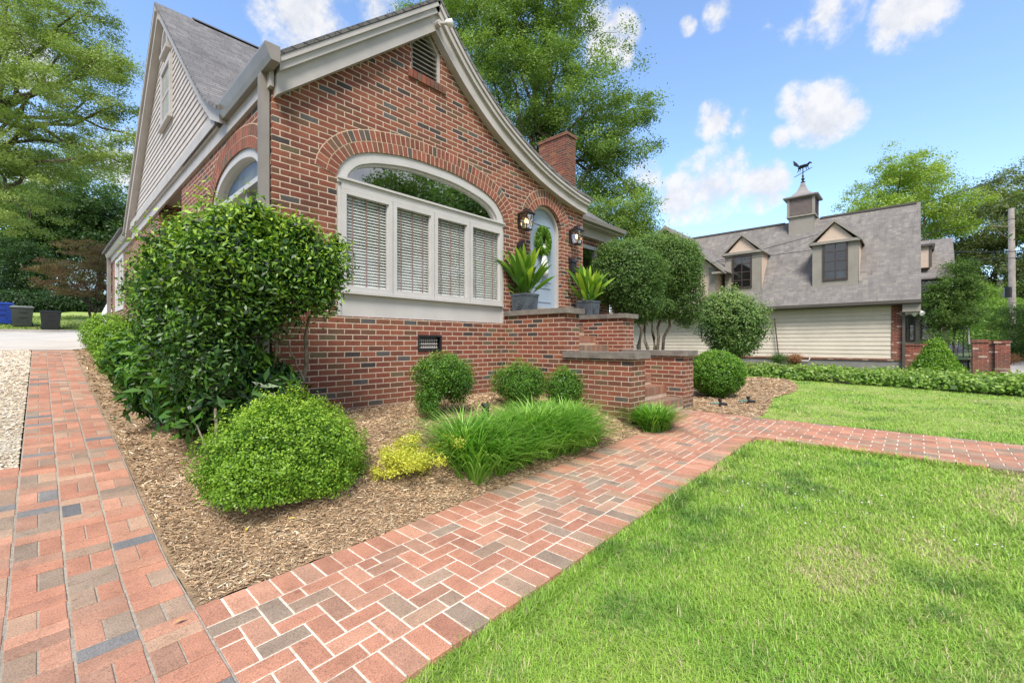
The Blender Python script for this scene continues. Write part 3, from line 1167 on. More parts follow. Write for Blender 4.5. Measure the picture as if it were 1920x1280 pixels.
# ---- picture window
def ring_frame(mb, curve, w_, fn, t0, t1, zlow):
    inn = offset_curve(curve, -w_)
    n = len(curve)
    for i in range(n - 1):
        mb.prism([tuple(curve[i]), tuple(curve[i + 1]), tuple(inn[i + 1]), tuple(inn[i])], fn, t0, t1)
    a, b = curve[0], curve[-1]
    mb.prism([(a[0], zlow), (a[0], a[1]), (inn[0][0], a[1]), (inn[0][0], zlow)], fn, t0, t1)
    mb.prism([(b[0], zlow), (b[0], b[1]), (inn[-1][0], b[1]), (inn[-1][0], zlow)], fn, t0, t1)
    return inn


W0 = MB()
inn = ring_frame(W0, AW, .125, fF(FY), .012, .13, 3.235)
W0.box(2.402, FY - .012, 3.195, 5.268, FY + .13, 3.235)
W0.box(2.402, FY - .035, 3.235, 5.268, FY + .13, 3.262)
W0.box(2.402, FY + .012, 1.60, 2.455, FY + .13, 3.194)
W0.box(5.225, FY + .012, 1.60, 5.268, FY + .13, 3.194)
wo = W0.build('picture_window', 'frame', H0, bevel=.004)
ia = MB()
inn2 = ring_frame(ia, offset_curve(AW, -.127), .03, fF(FY), .05, .12, 3.263)
ia.build('arch_bead', 'frame', wo)
ag = MB()
poly = [(float(inn[0][0]), 3.262)] + [tuple(p) for p in inn] + [(float(inn[-1][0]), 3.262)]
for q in tessellate_polygon([[Vector((p[0], p[1], 0)) for p in poly]]):
    ag.face([(poly[k][0], FY + .085, poly[k][1]) for k in q])
ag.build('arch_pane', 'glass_refl', wo)
pb = MB()
pb.box(2.456, FY + .03, 1.60, 5.224, FY + .12, 1.872)
pb.build('window_apron', 'frame', wo)
sl = MB()
sl.box(2.445, FY - .03, 1.873, 5.235, FY + .12, 1.905)
sl.build('window_sill', 'frame', wo, bevel=.004)
lft = MB()
lft.box(2.456, FY - .01, 3.13, 5.224, FY + .12, 3.194)
lft.build('head_casing', 'frame', wo, bevel=.003)
edges = [2.456, 3.155, 3.83, 4.505, 5.224]
for i in range(4):
    a, b = edges[i], edges[i + 1]
    s = MB()
    gq = .006
    a1, b1 = a + gq, b - gq
    z0, z1 = 1.908, 3.128
    s.box(a1, FY - .012, z0, a1 + .055, FY + .06, z1).box(b1 - .055, FY - .012, z0, b1, FY + .06, z1)
    s.box(a1 + .055, FY - .012, z0, b1 - .055, FY + .06, z0 + .06).box(a1 + .055, FY - .012, z1 - .055, b1 - .055, FY + .06, z1)
    s.box(a1 + .055, FY + .008, z0 + .06, a1 + .068, FY + .05, z1 - .055).box(b1 - .068, FY + .008, z0 + .06, b1 - .055, FY + .05, z1 - .055)
    s.box(a1 - .0055, FY + .0, z0, a1 - .0005, FY + .1, z1)
    so2 = s.build('sash', 'frame', wo, bevel=.003)
    p_ = MB()
    p_.face([(a1 + .06, FY + .03, z0 + .06), (b1 - .06, FY + .03, z0 + .06), (b1 - .06, FY + .03, z1 - .055), (a1 + .06, FY + .03, z1 - .055)])
    p_.build('pane', 'glass', so2)
    bl = MB()
    ns = 31
    for k in range(ns):
        z = z0 + .05 + (z1 - z0 - .09) * k / (ns - 1)
        til = .0195 + .0015 * RNG.uniform(-1, 1)
        bl.prism([(FY + .05, z - til), (FY + .094, z + til), (FY + .094, z + til + .004), (FY + .05, z - til + .004)], lambda p, q, t: (t, p, q), a1 + .03, b1 - .03)
    blo = bl.build('blind', 'blind', wo)
    tp = MB()
    for f_ in (.18, .5, .80):
        xx = a1 + .05 + (b1 - a1 - .1) * f_
        tp.box(xx - .007, FY + .043, z0 + .06, xx + .007, FY + .046, z1 - .055)
    tp.build('blind_tape', 'tape', blo)
rm = MB()
rm.box(2.2, 8.6, .8, 5.6, 8.7, 4.2).box(1.95, 5.3, .75, 5.6, 8.6, .8).box(1.95, 5.3, 4.2, 5.6, 8.6, 4.25).box(5.6, 5.25, .75, 5.7, 8.7, 4.2)
rm.build('interior_room', 'room', H0)
# side bay window
W1 = MB()
inn_s = ring_frame(W1, SA_, .10, fS(SX), .012, .14, 1.75)
W1.box(SX - .02, 5.352, 3.10, SX + .14, 7.448, 3.16)
for yy in (6.0, 6.78):
    W1.box(SX + .02, yy - .04, 1.75, SX + .12, yy + .04, 3.099)
W1.box(SX - .02, 5.352, 1.75, SX + .12, 7.448, 1.82)
w1o = W1.build('arched_window', 'frame', H0)
ag = MB()
poly = [(float(inn_s[0][0]), 1.82), (float(inn_s[0][0]), 3.15)] + [tuple(p) for p in inn_s] + [(float(inn_s[-1][0]), 3.15), (float(inn_s[-1][0]), 1.82)]
for q in tessellate_polygon([[Vector((p[0], p[1], 0)) for p in poly]]):
    ag.face([(SX + .08, poly[k][0], poly[k][1]) for k in q])
ag.build('arch_pane', 'glass', w1o)
cu = MB()
n = 70
pts = []
for i in range(n + 1):
    y = 5.3 + 2.2 * i / n
    pts.append((SX + .24 + .03 * math.sin(i * 1.15) + .012 * math.sin(i * .43), y))
for i in range(n):
    if 5.75 < pts[i][1] < 5.95:
        continue
    a, b = pts[i], pts[i + 1]
    cu.face([(a[0], a[1], 1.7), (b[0], b[1], 1.7), (b[0], b[1], 3.75), (a[0], a[1], 3.75)])
cu.build('curtain', 'curtain', w1o, smooth=True)


def simple_window(parent, fn, a, b, z0, z1, fw_=.07, frame='frame', glass='glass_refl', rows=2, cols=1, t0=-.02, back=True, name='window', th=.1):
    s = MB()
    s.prism([(a, z0), (a + fw_, z0), (a + fw_, z1), (a, z1)], fn, t0, t0 + th)
    s.prism([(b - fw_, z0), (b, z0), (b, z1), (b - fw_, z1)], fn, t0, t0 + th)
    s.prism([(a + fw_, z1 - fw_), (b - fw_, z1 - fw_), (b - fw_, z1), (a + fw_, z1)], fn, t0, t0 + th)
    s.prism([(a + fw_, z0), (b - fw_, z0), (b - fw_, z0 + fw_), (a + fw_, z0 + fw_)], fn, t0, t0 + th)
    mw = fw_ * .28
    for r in range(1, rows):
        zz = z0 + (z1 - z0) * r / rows
        s.prism([(a + fw_, zz - mw), (b - fw_, zz - mw), (b - fw_, zz + mw), (a + fw_, zz + mw)], fn, t0 + .02, t0 + th - .01)
    for c in range(1, cols):
        aa = a + (b - a) * c / cols
        s.prism([(aa - mw, z0 + fw_), (aa + mw, z0 + fw_), (aa + mw, z1 - fw_), (aa - mw, z1 - fw_)], fn, t0 + .024, t0 + th - .014)
    o_ = s.build(name, frame, parent)
    p_ = MB()
    p_.face([fn(q[0], q[1], t0 + th * .6) for q in ((a + fw_, z0 + fw_), (b - fw_, z0 + fw_), (b - fw_, z1 - fw_), (a + fw_, z1 - fw_))])
    p_.build('pane', glass, o_)
    if back:
        k_ = MB()
        k_.face([fn(q[0], q[1], t0 + th + .12) for q in ((a, z0), (b, z0), (b, z1), (a, z1))])
        k_.build('window_interior', 'dark', o_)
    return o_


simple_window(H0, fS(SX), 17.22, 19.18, 2.27, 3.93, .12, rows=2, cols=2)

# ---- side gable: lapped boards
mb = MB()
GP = (10.75, 7.66)


def gable_span(z):
    """y extent of the gable at height z"""
    f = (z - 4.35) / (GP[1] - 4.35)
    return 15.35 + (GP[0] - 15.35) * f, 6.95 + (GP[0] - 6.95) * f - (.12 * math.sin(math.pi * min(1, f)) * -1)


z = 4.36
ex = .115
while z < 7.55:
    a1, b1 = gable_span(z)
    a2, b2 = gable_span(min(z + ex + .02, 7.6))
    xb, xt = SX - .026, SX - .010
    mb.face([(xb, a1, z), (xb, b1, z), (xt, b2, z + ex), (xt, a2, z + ex)])
    mb.face([(xb, a1, z), (xb, b1, z), (xt, b1, z + .001), (xt, a1, z + .001)])
    z += ex
mb.prism([(15.4, 4.3), (GP[0], GP[1]), (6.9, 4.3)], fS(SX), .0, .05)
mb.build('gable_siding', 'siding', H0)
# gable windows
gwn = simple_window(H0, fS(SX), 10.08, 11.02, 5.48, 6.62, .10, frame='trim', rows=2, cols=1, t0=-.065, back=False, th=.05, glass='glass')
cb_ = MB()
for k in range(16):
    cb_.box(SX - .032 - .006 * (k % 2), 10.17 + k * .05, 5.6, SX - .026, 10.215 + k * .05, 6.5)
cb_.build('curtain', 'room_pale', gwn)
sl = MB()
sl.box(SX - .10, 10.04, 5.43, SX - .03, 11.06, 5.479)
sl.build('window_sill', 'trim', gwn)
vv = MB()
va = [(10.56 - .30 * math.cos(t), 6.86 + .42 * math.sin(t)) for t in np.linspace(0, math.pi, 15)]
vi = [(10.56 - .21 * math.cos(t), 6.88 + .33 * math.sin(t)) for t in np.linspace(0, math.pi, 15)]
for i in range(14):
    vv.prism([va[i], va[i + 1], vi[i + 1], vi[i]], fS(SX), -.075, -.01)
vv.box(SX - .10, 10.24, 6.79, SX - .02, 10.88, 6.859)
avo = vv.build('arched_vent', 'trim', H0)
bk = MB()
bk.prism([(10.35, 6.86)] + vi[1:-1] + [(10.77, 6.86)], fS(SX), -.04, -.03)
bk.build('vent_back', 'dark', avo)
lb = MB()
for i in range(6):
    z0 = 6.88 + i * .055
    hw = .21 * math.sqrt(max(0, 1 - ((z0 - 6.86) / .34) ** 2)) + .0
    lb.box(SX - .075, 10.56 - hw, z0, SX - .045, 10.56 + hw, z0 + .010)
lb.build('louvre', 'trim', avo)

# ---- roofs
rf = MB()


def roof_strip(mb, prof, fn, a, b, th=.05):
    """prof: list of (p,z) along the slope; extruded a..b; UVs run (along, slope)"""
    s = 0
    for i in range(len(prof) - 1):
        p, q = np.array(prof[i]), np.array(prof[i + 1])
        l = np.linalg.norm(q - p)
        P0, P1, Q1, Q0 = fn(p[0], p[1], a), fn(p[0], p[1], b), fn(q[0], q[1], b), fn(q[0], q[1], a)
        mb.face([P0, P1, Q1, Q0], None, [(a, s), (b, s), (b, s + l), (a, s + l)])
        mb.face([fn(p[0], p[1] - th, a), fn(p[0], p[1] - th, b), fn(q[0], q[1] - th, b), fn(q[0], q[1] - th, a)])
        mb.face([P0, Q0, fn(q[0], q[1] - th, a), fn(p[0], p[1] - th, a)])
        mb.face([P1, Q1, fn(q[0], q[1] - th, b), fn(p[0], p[1] - th, b)])
        s += l
    p = prof[0]
    mb.face([fn(p[0], p[1], a), fn(p[0], p[1], b), fn(p[0], p[1] - th, b), fn(p[0], p[1] - th, a)])


fx_ = lambda p, q, t: (t, p, q)     # profile in (y,z), along x
fy_ = lambda p, q, t: (p, t, q)     # profile in (x,z), along y
main_f = smooth_poly([(6.45, 4.26), (7.0, 4.56), (7.6, 5.03), (8.4, 5.74), (10.75, 7.82)], 3)
roof_strip(rf, main_f, fx_, 1.50, 4.6)
roof_strip(rf, [(5.72, 4.20), (10.75, 7.81)], fx_, 4.6, 10.45)
roof_strip(rf, [(15.6, 4.18), (10.75, 7.82)], fx_, 1.50, 10.45)
roof_strip(rf, [(1.60, 4.235), (3.78, 6.09)], fy_, 4.86, 8.9)
roof_strip(rf, [(7.70, 4.215)] + [(float(p[0]), float(p[1] + .055)) for p in TRs[::-1][1:]], fy_, 4.86, 8.9)
roof_strip(rf, [(1.45, 4.34), (4.2, 5.6)], fy_, 15.6, 20.5)
rf.build('roof', 'shingle', H0)
rc = MB()
rc.prism([(10.62, 7.75), (10.75, 7.855), (10.88, 7.75), (10.75, 7.83)], fx_, 2.1, 10.4)
rc.build('ridge_cap', 'taupe_dark', H0)


# rake boards of the front gable
def strip_boards(mb, pts, d0, d1, fn, t0, t1):
    P = np.array(pts)
    a = offset_curve(P, -d0) if d0 else P
    b = offset_curve(P, -d1)
    for i in range(len(P) - 1):
        mb.prism([tuple(a[i]), tuple(a[i + 1]), tuple(b[i + 1]), tuple(b[i])], fn, t0, t1)


rk = MB()
TLc = np.array([(1.72, 4.305), (3.79, 6.055)])
allT = np.vstack([TLc[:1], TLc[1:], TRs[1:]])
# left run
TZ = lambda x: 4.30 + .8471 * (x - 1.74)
for (x0, v0, v1, t0, t1) in ((1.71, 0, .065, -.19, -.02), (1.71, .065, .15, -.165, -.02), (1.70, .15, .375, -.115, -.0)):
    xe = 3.80
    rk.prism([(x0, TZ(x0) - v1), (xe, TZ(xe) - v1), (xe, TZ(xe) - v0), (x0, TZ(x0) - v0)], fF(FY), t0, t1)
strip_boards(rk, TRs, .0, .05, fF(FY), -.19, -.02)
strip_boards(rk, TRs, .05, .115, fF(FY), -.165, -.02)
strip_boards(rk, np.vstack([[(3.76, 6.06)], TRs[1:]]), .115, .27, fF(FY), -.118, -.0)
rk.build('rake_board', 'trim', H0)
# flood light under the apex
fl = MB()
fl.tube([(3.78, 4.94, 5.72), (3.78, 4.86, 5.72)], .045, 10)
fl.tube([(3.78, 4.88, 5.72), (3.84, 4.80, 5.71)], .018, 8)
flo = fl.build('flood_light', 'trim', H0)
f2 = MB()
f2.tube([(3.83, 4.80, 5.715), (3.85, 4.775, 5.71), (3.88, 4.73, 5.70), (3.89, 4.715, 5.70)], [.03, .045, .055, .03], 14)
f2.build('lamp', 'white', flo, smooth=True)

# side rake boards (gable edge)
sr = MB()
right = [(6.55, 4.26), (7.05, 4.50), (7.65, 4.99), (8.4, 5.66), (10.75, 7.73)]
for i in range(len(right) - 1):
    p, q = right[i], right[i + 1]
    sr.prism([(p[0], p[1]), (q[0], q[1]), (q[0], q[1] - .19), (p[0], p[1] - .17)], fS(SX), -.13, -.02)
p, q = (15.5, 4.22), (10.75, 7.731)
sr.prism([p, q, (q[0], q[1] - .22), (p[0] - .15, p[1] - .18)], fS(SX), -.15, -.02)
sr.prism([(p[0], p[1] + .02), (q[0], q[1] + .02), (q[0], q[1] - .08), (p[0], p[1] - .08)], fS(SX), -.19, -.15)
sr.build('gable_rake', 'trim', H0)
# frieze board under the gable and eaves
fz = MB()
fz.box(SX - .04, 5.0, 3.99, SX - .001, 15.6, 4.16)
fz.box(SX - .07, 6.9, 4.16, SX - .001, 15.6, 4.20)
fz.box(SX - .10, 6.9, 4.20, SX - .001, 15.5, 4.36)
fz.box(SX - .04, 15.6, 3.99, SX - .001, 20.35, 4.2)
fz.build('frieze_board', 'trim', H0)
gt = MB()
gprof = [(-.005, 4.14), (-.09, 4.14), (-.115, 4.19), (-.15, 4.28), (-.15, 4.30), (-.005, 4.30)]
for ya, yb in ((4.78, 6.55), (15.4, 20.5)):
    gt = MB()
    gt.prism(gprof, lambda p, q, t: (SX + p - .01, t, q), ya, yb)
    gt.build('gutter', 'gutter', H0)
dn = MB()
dn.box(1.588, 5.085, .35, 1.672, 5.175, 4.14)
for k in range(4):
    dn.box(1.582, 5.094 + k * .021, .36, 1.588, 5.103 + k * .021, 4.12)
dn.box(1.575, 5.08, 2.35, 1.588, 5.18, 2.38)
dn.build('downspout', 'gutter', H0)
dn = MB()
dn.box(1.56, 20.15, 1.3, 1.66, 20.28, 4.14)
dn.build('downspout', 'gutter', H0)

# wing wall to the right of the door
mb = MB()
panel(mb, [(7.5, .1), (10.3, .1), (10.3, 4.1), (7.5, 4.1)], [[(8.75, 2.3), (8.75, 3.72), (9.75, 3.72), (9.75, 2.3)]], fF(6.0), .16)
mb.box(7.46, FY + .16, .1, 7.62, 6.0, 4.1)
mb.box(10.14, 6.001, .1, 10.3, 15.5, 4.1)
mb.prism([(6.0, 4.1), (15.5, 4.1), (10.75, 7.7)], lambda p, q, t: (t, p, q), 10.15, 10.299)
mb.build('wing_wall', 'brick', H0)
wf = MB()
wf.box(7.6, 5.90, 3.86, 10.35, 5.999, 4.10)
wf.box(7.72, 5.70, 4.07, 10.45, 5.999, 4.095)
wf.build('wing_frieze', 'trim', H0)
wg = MB()
wg.prism([(5.70, 4.09), (5.60, 4.11), (5.58, 4.20), (5.70, 4.20)], fx_, 7.72, 10.45)
wg.build('gutter', 'gutter', H0)
simple_window(H0, fF(6.0), 8.77, 9.73, 2.32, 3.70, .09, rows=2, t0=.0)

# chimney
ch = MB()
ch.box(10.31, 7.39, .1, 10.75, 8.43, 7.26)
cho = ch.build('chimney', 'brick_old', H0)
cc = MB()
cc.box(10.28, 7.36, 7.26, 10.78, 8.46, 7.33).box(10.31, 7.39, 7.33, 10.75, 8.43, 7.37)
cc.build('chimney_cap', 'brick_old', cho)

# ---- front door
df = MB()
dcur = np.vstack([[(DC - DR, 3.30)], AD, [(DC + DR, 3.30)]])
ring_frame(df, dcur, .05, fF(FY), .07, .16, 1.93)
df.box(DC - DR, FY + .0, 1.86, DC + DR, FY + .16, 1.925)
dfo = df.build('door_frame', 'trim', H0)
dd = MB()
din = offset_curve(dcur, -.052)
poly = [(float(din[0][0]), 1.93)] + [tuple(p) for p in din] + [(float(din[-1][0]), 1.93)]
dd.prism(poly, fF(FY), .13, .17)


def molding(mb, a, b, z0, z1, w_=.018, t0=.118, t1=.13):
    fn = fF(FY)
    mb.prism([(a, z0), (b, z0), (b, z0 + w_), (a, z0 + w_)], fn, t0, t1)
    mb.prism([(a, z1 - w_), (b, z1 - w_), (b, z1), (a, z1)], fn, t0, t1)
    mb.prism([(a, z0 + w_), (a + w_, z0 + w_), (a + w_, z1 - w_), (a, z1 - w_)], fn, t0, t1)
    mb.prism([(b - w_, z0 + w_), (b, z0 + w_), (b, z1 - w_), (b - w_, z1 - w_)], fn, t0, t1)


ddo = dd.build('front_door', 'door', H0)
pm = MB()
for (a, b) in ((6.06, 6.70),):
    molding(pm, a, b, 2.42, 3.50)
    molding(pm, a, b, 2.04, 2.32)
pm.build('door_panel', 'door', ddo)
kn = MB()
kn.tube([(6.045, FY + .13, 2.72), (6.045, FY + .07, 2.72)], .012, 8)
kn.tube([(6.045, FY + .09, 2.72), (6.045, FY + .07, 2.72), (6.045, FY + .05, 2.72)], [.012, .03, .018], 10)
kn.build('door_knob', 'bronze', ddo)
th = MB()
th.box(5.72, FY - .01, 1.80, 7.06, FY + .11, 1.86)
th.build('threshold', 'black', H0)


# ---- lanterns
def lantern(cx, cz):
    y = FY - .16
    mb = MB()
    mb.box(cx - .05, FY - .02, cz - .12, cx + .05, FY - .001, cz + .14)
    mb.tube([(cx, FY - .02, cz + .10), (cx, y, cz + .17)], .010, 6)
    mb.tube([(cx, FY - .02, cz - .12), (cx, y + .02, cz - .165)], .007, 6)
    w0, w1 = .088, .062
    for sx in (-1, 1):
        for sy in (-1, 1):
            mb.tube([(cx + sx * w0, y + sy * w0, cz + .09), (cx + sx * w1, y + sy * w1, cz - .15)], .0075, 5)
    mb.box(cx - .07, y - .07, cz - .172, cx + .07, y + .07, cz - .15)
    mb.box(cx - .10, y - .10, cz + .088, cx + .10, y + .10, cz + .10)
    r2 = 2 ** .5
    mb.lathe([(.115 * r2, cz + .10), (.055 * r2, cz + .165), (.05 * r2, cz + .17)], cx, y, 4, rot=math.pi / 4)
    mb.box(cx - .045, y - .045, cz + .17, cx + .045, y + .045, cz + .185)
    mb.tube([(cx, y, cz + .185), (cx, y, cz + .215)], .012, 6)
    o_ = mb.build('wall_lantern', 'bronze', H0)
    gl = MB()
    for sx, sy in ((1, 0), (-1, 0), (0, 1), (0, -1)):
        q = []
        for (ww, zz) in ((w0, .088), (w1, -.15)):
            if sx:
                q.append([(cx + sx * ww, y - ww, cz + zz), (cx + sx * ww, y + ww, cz + zz)])
            else:
                q.append([(cx - ww, y + sy * ww, cz + zz), (cx + ww, y + sy * ww, cz + zz)])
        gl.face([q[0][0], q[0][1], q[1][1], q[1][0]])
    gl.build('lantern_glass', 'glass_clear', o_)
    bb = MB()
    for dx in (-.022, .022):
        bb.tube([(cx + dx, y, cz - .05), (cx + dx, y, cz - .03), (cx + dx, y, cz + .0), (cx + dx, y, cz + .03)], [.010, .015, .012, .003], 8)
    bb.build('bulb', 'bulb', o_)
    cs = MB()
    for dx in (-.022, .022):
        cs.tube([(cx + dx, y, cz - .148), (cx + dx, y, cz - .05)], .008, 6)
    cs.build('candle_sleeve', 'white', o_)


lantern(5.66, 3.37)
lantern(7.17, 3.37)
# small wall plaque and letter box
pq = MB()
pq.tube([(5.70, FY - .001, 2.93), (5.70, FY - .02, 2.93)], .12, 24)
pqo = pq.build('round_plaque', 'black', H0)
pq = MB()
pq.tube([(5.70, FY - .02, 2.93), (5.70, FY - .024, 2.93)], .10, 24)
pq.build('plaque_face', 'bronze', pqo)
lb = MB()
lb.box(7.12, FY - .09, 2.66, 7.26, FY - .001, 2.86)
lb.prism([(FY - .001, 2.865), (FY - .11, 2.865), (FY - .10, 2.90), (FY - .001, 2.98)], fx_, 7.11, 7.27)
lb.tube([(7.13, FY - .04, 2.66), (7.13, FY - .05, 2.60), (7.13, FY - .08, 2.60)], .006, 5)
lb.tube([(7.25, FY - .04, 2.66), (7.25, FY - .05, 2.60), (7.25, FY - .08, 2.60)], .006, 5)
lb.build('letter_box', 'black', H0, bevel=.004)
lk = MB()
lk.box(7.74, 5.72, 4.0, 7.80, 5.9, 4.06)
lk.build('eave_bracket', 'gutter', H0)

# ================================================================== ENTRY STEPS
ST = thing('entry_steps', 'brick entry steps between stepped brick cheek walls with stone caps', 'steps', (6.4, 3.9, .2))
for (x0, x1) in ((5.31, 5.71), (7.08, 7.50)):
    mb = MB()
    mb.box(x0, 3.86, 0, x1, FY - .001, 1.72)
    mb.build('cheek_wall', 'brick', ST)
    mb = MB()
    mb.box(x0 + (.0), 2.77, 0, x1, 3.859, 1.06)
    mb.build('cheek_wall', 'brick', ST)
    mb = MB()
    mb.box(x0 - .035, 3.79, 1.72, x1 + .05, FY - .002, 1.80)
    mb.build('stone_cap', 'cap', ST, bevel=.006)
    mb = MB()
    mb.box(x0 - .04, 2.71, 1.06, x1 + .05, 3.858, 1.147)
    mb.build('stone_cap', 'cap', ST, bevel=.006)
STEP = [(2.77, .39), (3.05, .577), (3.32, .745), (3.60, .92), (3.87, 1.08), (4.13, 1.235), (4.41, 1.405), (4.67, 1.60), (4.93, 1.78)]
for i, (y, z) in enumerate(STEP):
    mb = MB()
    y2 = STEP[i + 1][0] if i < len(STEP) - 1 else FY - .003
    zb = STEP[i - 1][1] if i else .1
    core = (.50, .38, .29)
    mb.box(5.712, y + .006, zb - .02 if i else 0.05, 7.078, y2 + .02 if i < 8 else y2, z - .005, core)
    nb = 17
    wdt = (7.078 - 5.712) / nb
    for k in range(nb):
        xa = 5.712 + k * wdt + .005
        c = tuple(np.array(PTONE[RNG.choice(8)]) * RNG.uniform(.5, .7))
        mb.box(xa, y, z - .125, xa + wdt - .01, y + .2, z, c)
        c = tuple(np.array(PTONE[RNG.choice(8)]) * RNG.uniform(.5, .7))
        if y2 - y > .24:
            mb.box(xa, y + .208, z - .03, xa + wdt - .01, y2, z - .001, c)
    mb.build('step', 'paver', ST)


# ================================================================== plants
def unit(v):
    return v / np.maximum(np.linalg.norm(v, axis=1)[:, None], 1e-9)


def leaves(P, Nrm, size, aspect, rng, jitter=.6, droop=0.0, fold=.12):
    """rhombic leaf quads at P with rough normals Nrm -> V, F"""
    n = len(P)
    nn = unit(Nrm + rng.normal(0, jitter, (n, 3)))
    t = rng.normal(0, 1, (n, 3))
    t[:, 2] -= droop
    t = t - nn * np.sum(t * nn, axis=1)[:, None]
    t = unit(t)
    b = np.cross(nn, t)
    s = size * rng.uniform(.65, 1.35, n)[:, None]
    V = np.empty((n, 4, 3))
    V[:, 0] = P - t * s * .5
    V[:, 1] = P + b * s * aspect * .5 + nn * s * fold
    V[:, 2] = P + t * s * .5
    V[:, 3] = P - b * s * aspect * .5 + nn * s * fold
    F_ = np.arange(n * 4).reshape(n, 4)
    return V.reshape(-1, 3), F_


def blob_points(blobs, n, rng, shell=.55, lump=.22, clump=0, cl_r=.1, cut=None):
    """points in a union of lumpy ellipsoids (cx,cy,cz,rx,ry,rz); returns P, outward, depth(0 in..1 out)"""
    blobs = np.array(blobs, dtype=float)
    vol = (blobs[:, 3] * blobs[:, 4] * blobs[:, 5]) ** (2 / 3)
    which = rng.choice(len(blobs), n, p=vol / vol.sum())
    Bq = blobs[which]
    d = unit(rng.normal(0, 1, (n, 3)))
    r = shell + (1 - shell) * rng.uniform(0, 1, n) ** .7
    ph = which * 1.7
    l1 = np.sin(d[:, 0] * 4.1 + ph) * np.sin(d[:, 1] * 4.7 + ph * 1.3) + .6 * np.sin(d[:, 2] * 7.3 + d[:, 0] * 6 + ph) * np.sin(d[:, 1] * 8.1 - ph)
    l2 = np.sin(d[:, 0] * 13 + ph * 2) * np.sin(d[:, 1] * 12 - ph) * np.sin(d[:, 2] * 14 + 1)
    rr = r * (1 + lump * l1 + lump * .7 * l2)
    P = Bq[:, :3] + d * Bq[:, 3:] * rr[:, None]
    return P, d, (r - shell) / (1 - shell)


def limb(mb, a, b, r0, r1, rng, n=5, sag=.12, sides=6):
    a, b = np.array(a, float), np.array(b, float)
    l = np.linalg.norm(b - a)
    off = rng.normal(0, 1, (n, 3)) * l * .032
    pts, rad = [], []
    for i in range(n):
        t = i / (n - 1)
        p = a + (b - a) * t + off[i] * math.sin(math.pi * t)
        p[2] += math.sin(math.pi * t) * l * sag
        pts.append(p)
        rad.append(r0 + (r1 - r0) * t)
    mb.tube(pts, rad, sides, cap=False)
    return pts


def tree(name, label, cat, base, blobs, n_leaf, leaf, mat, trunk_r, rng, aspect=.5, clumps=260, cl_r=None, bark='bark', group=None,
         fork=.35, jitter=.9, twigs=90, trunks=1, shade=True, lump=.25, flat=1.0, hue=.0, trunk_top=None, droop=0):
    """tapered trunk, limbs to each foliage mass, twigs, and leaves in clumps"""
    T = thing(name, label, cat, tuple(float(v) for v in base), group)
    blobs = np.array(blobs, float)
    cen = blobs[:, :3].mean(0)
    P, d, dep = blob_points(blobs, clumps, rng, .35, lump)
    mb = MB()
    top = np.array(trunk_top if trunk_top is not None else (base[0] * .4 + cen[0] * .6, base[1] * .4 + cen[1] * .6, base[2] + (cen[2] - base[2]) * .75))
    for k in range(trunks):
        bb = np.array(base, float)
        tt = top.copy()
        if trunks > 1:
            an = 2 * math.pi * k / trunks + .5
            bb[:2] += np.array((math.cos(an), math.sin(an))) * trunk_r * 2.2
            tt[:2] += np.array((math.cos(an), math.sin(an))) * trunk_r * 6
        tp = limb(mb, bb - np.array((0, 0, .1)), tt, trunk_r, trunk_r * .5, rng, 7, 0, 9)
        for i, bl in enumerate(blobs):
            if trunks > 1 and i % trunks != k:
                continue
            st = tp[int(rng.integers(3, 7))]
            limb(mb, st, bl[:3], trunk_r * .38, trunk_r * .12, rng, 6, .05)
    mb.build('trunk', bark, T, smooth=True)
    tw = MB()
    sel = rng.choice(clumps, min(twigs, clumps), replace=False)
    for i in sel:
        j = int(np.argmin(np.linalg.norm((blobs[:, :3] - P[i]), axis=1)))
        st = blobs[j, :3] + (P[i] - blobs[j, :3]) * rng.uniform(.25, .6) + rng.normal(0, .12, 3) * blobs[j, 3]
        limb(tw, st, P[i], trunk_r * .07, trunk_r * .02, rng, 4, .06, 4)
    tw.build('branches', bark, T)
    per = n_leaf // clumps
    cr = cl_r if cl_r is not None else float(np.mean(blobs[:, 3:])) * .28
    ci = np.repeat(np.arange(clumps), per)
    off = rng.normal(0, 1, (len(ci), 3))
    sc = rng.uniform(.6, 1.3, clumps)
    off *= (cr * .55 * sc[ci])[:, None]
    off[:, 2] *= .6 * flat
    Q = P[ci] + off
    nrm = np.tile(np.array((0, 0, .9)), (len(Q), 1)) + d[ci] * .5
    V, F_ = leaves(Q, nrm, leaf, aspect, rng, jitter, droop)
    tonec = rng.uniform(0, 1, clumps)
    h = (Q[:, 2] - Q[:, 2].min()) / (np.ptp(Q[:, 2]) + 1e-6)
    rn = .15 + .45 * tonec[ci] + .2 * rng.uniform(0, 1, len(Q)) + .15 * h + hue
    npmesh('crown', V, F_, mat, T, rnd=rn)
    return T


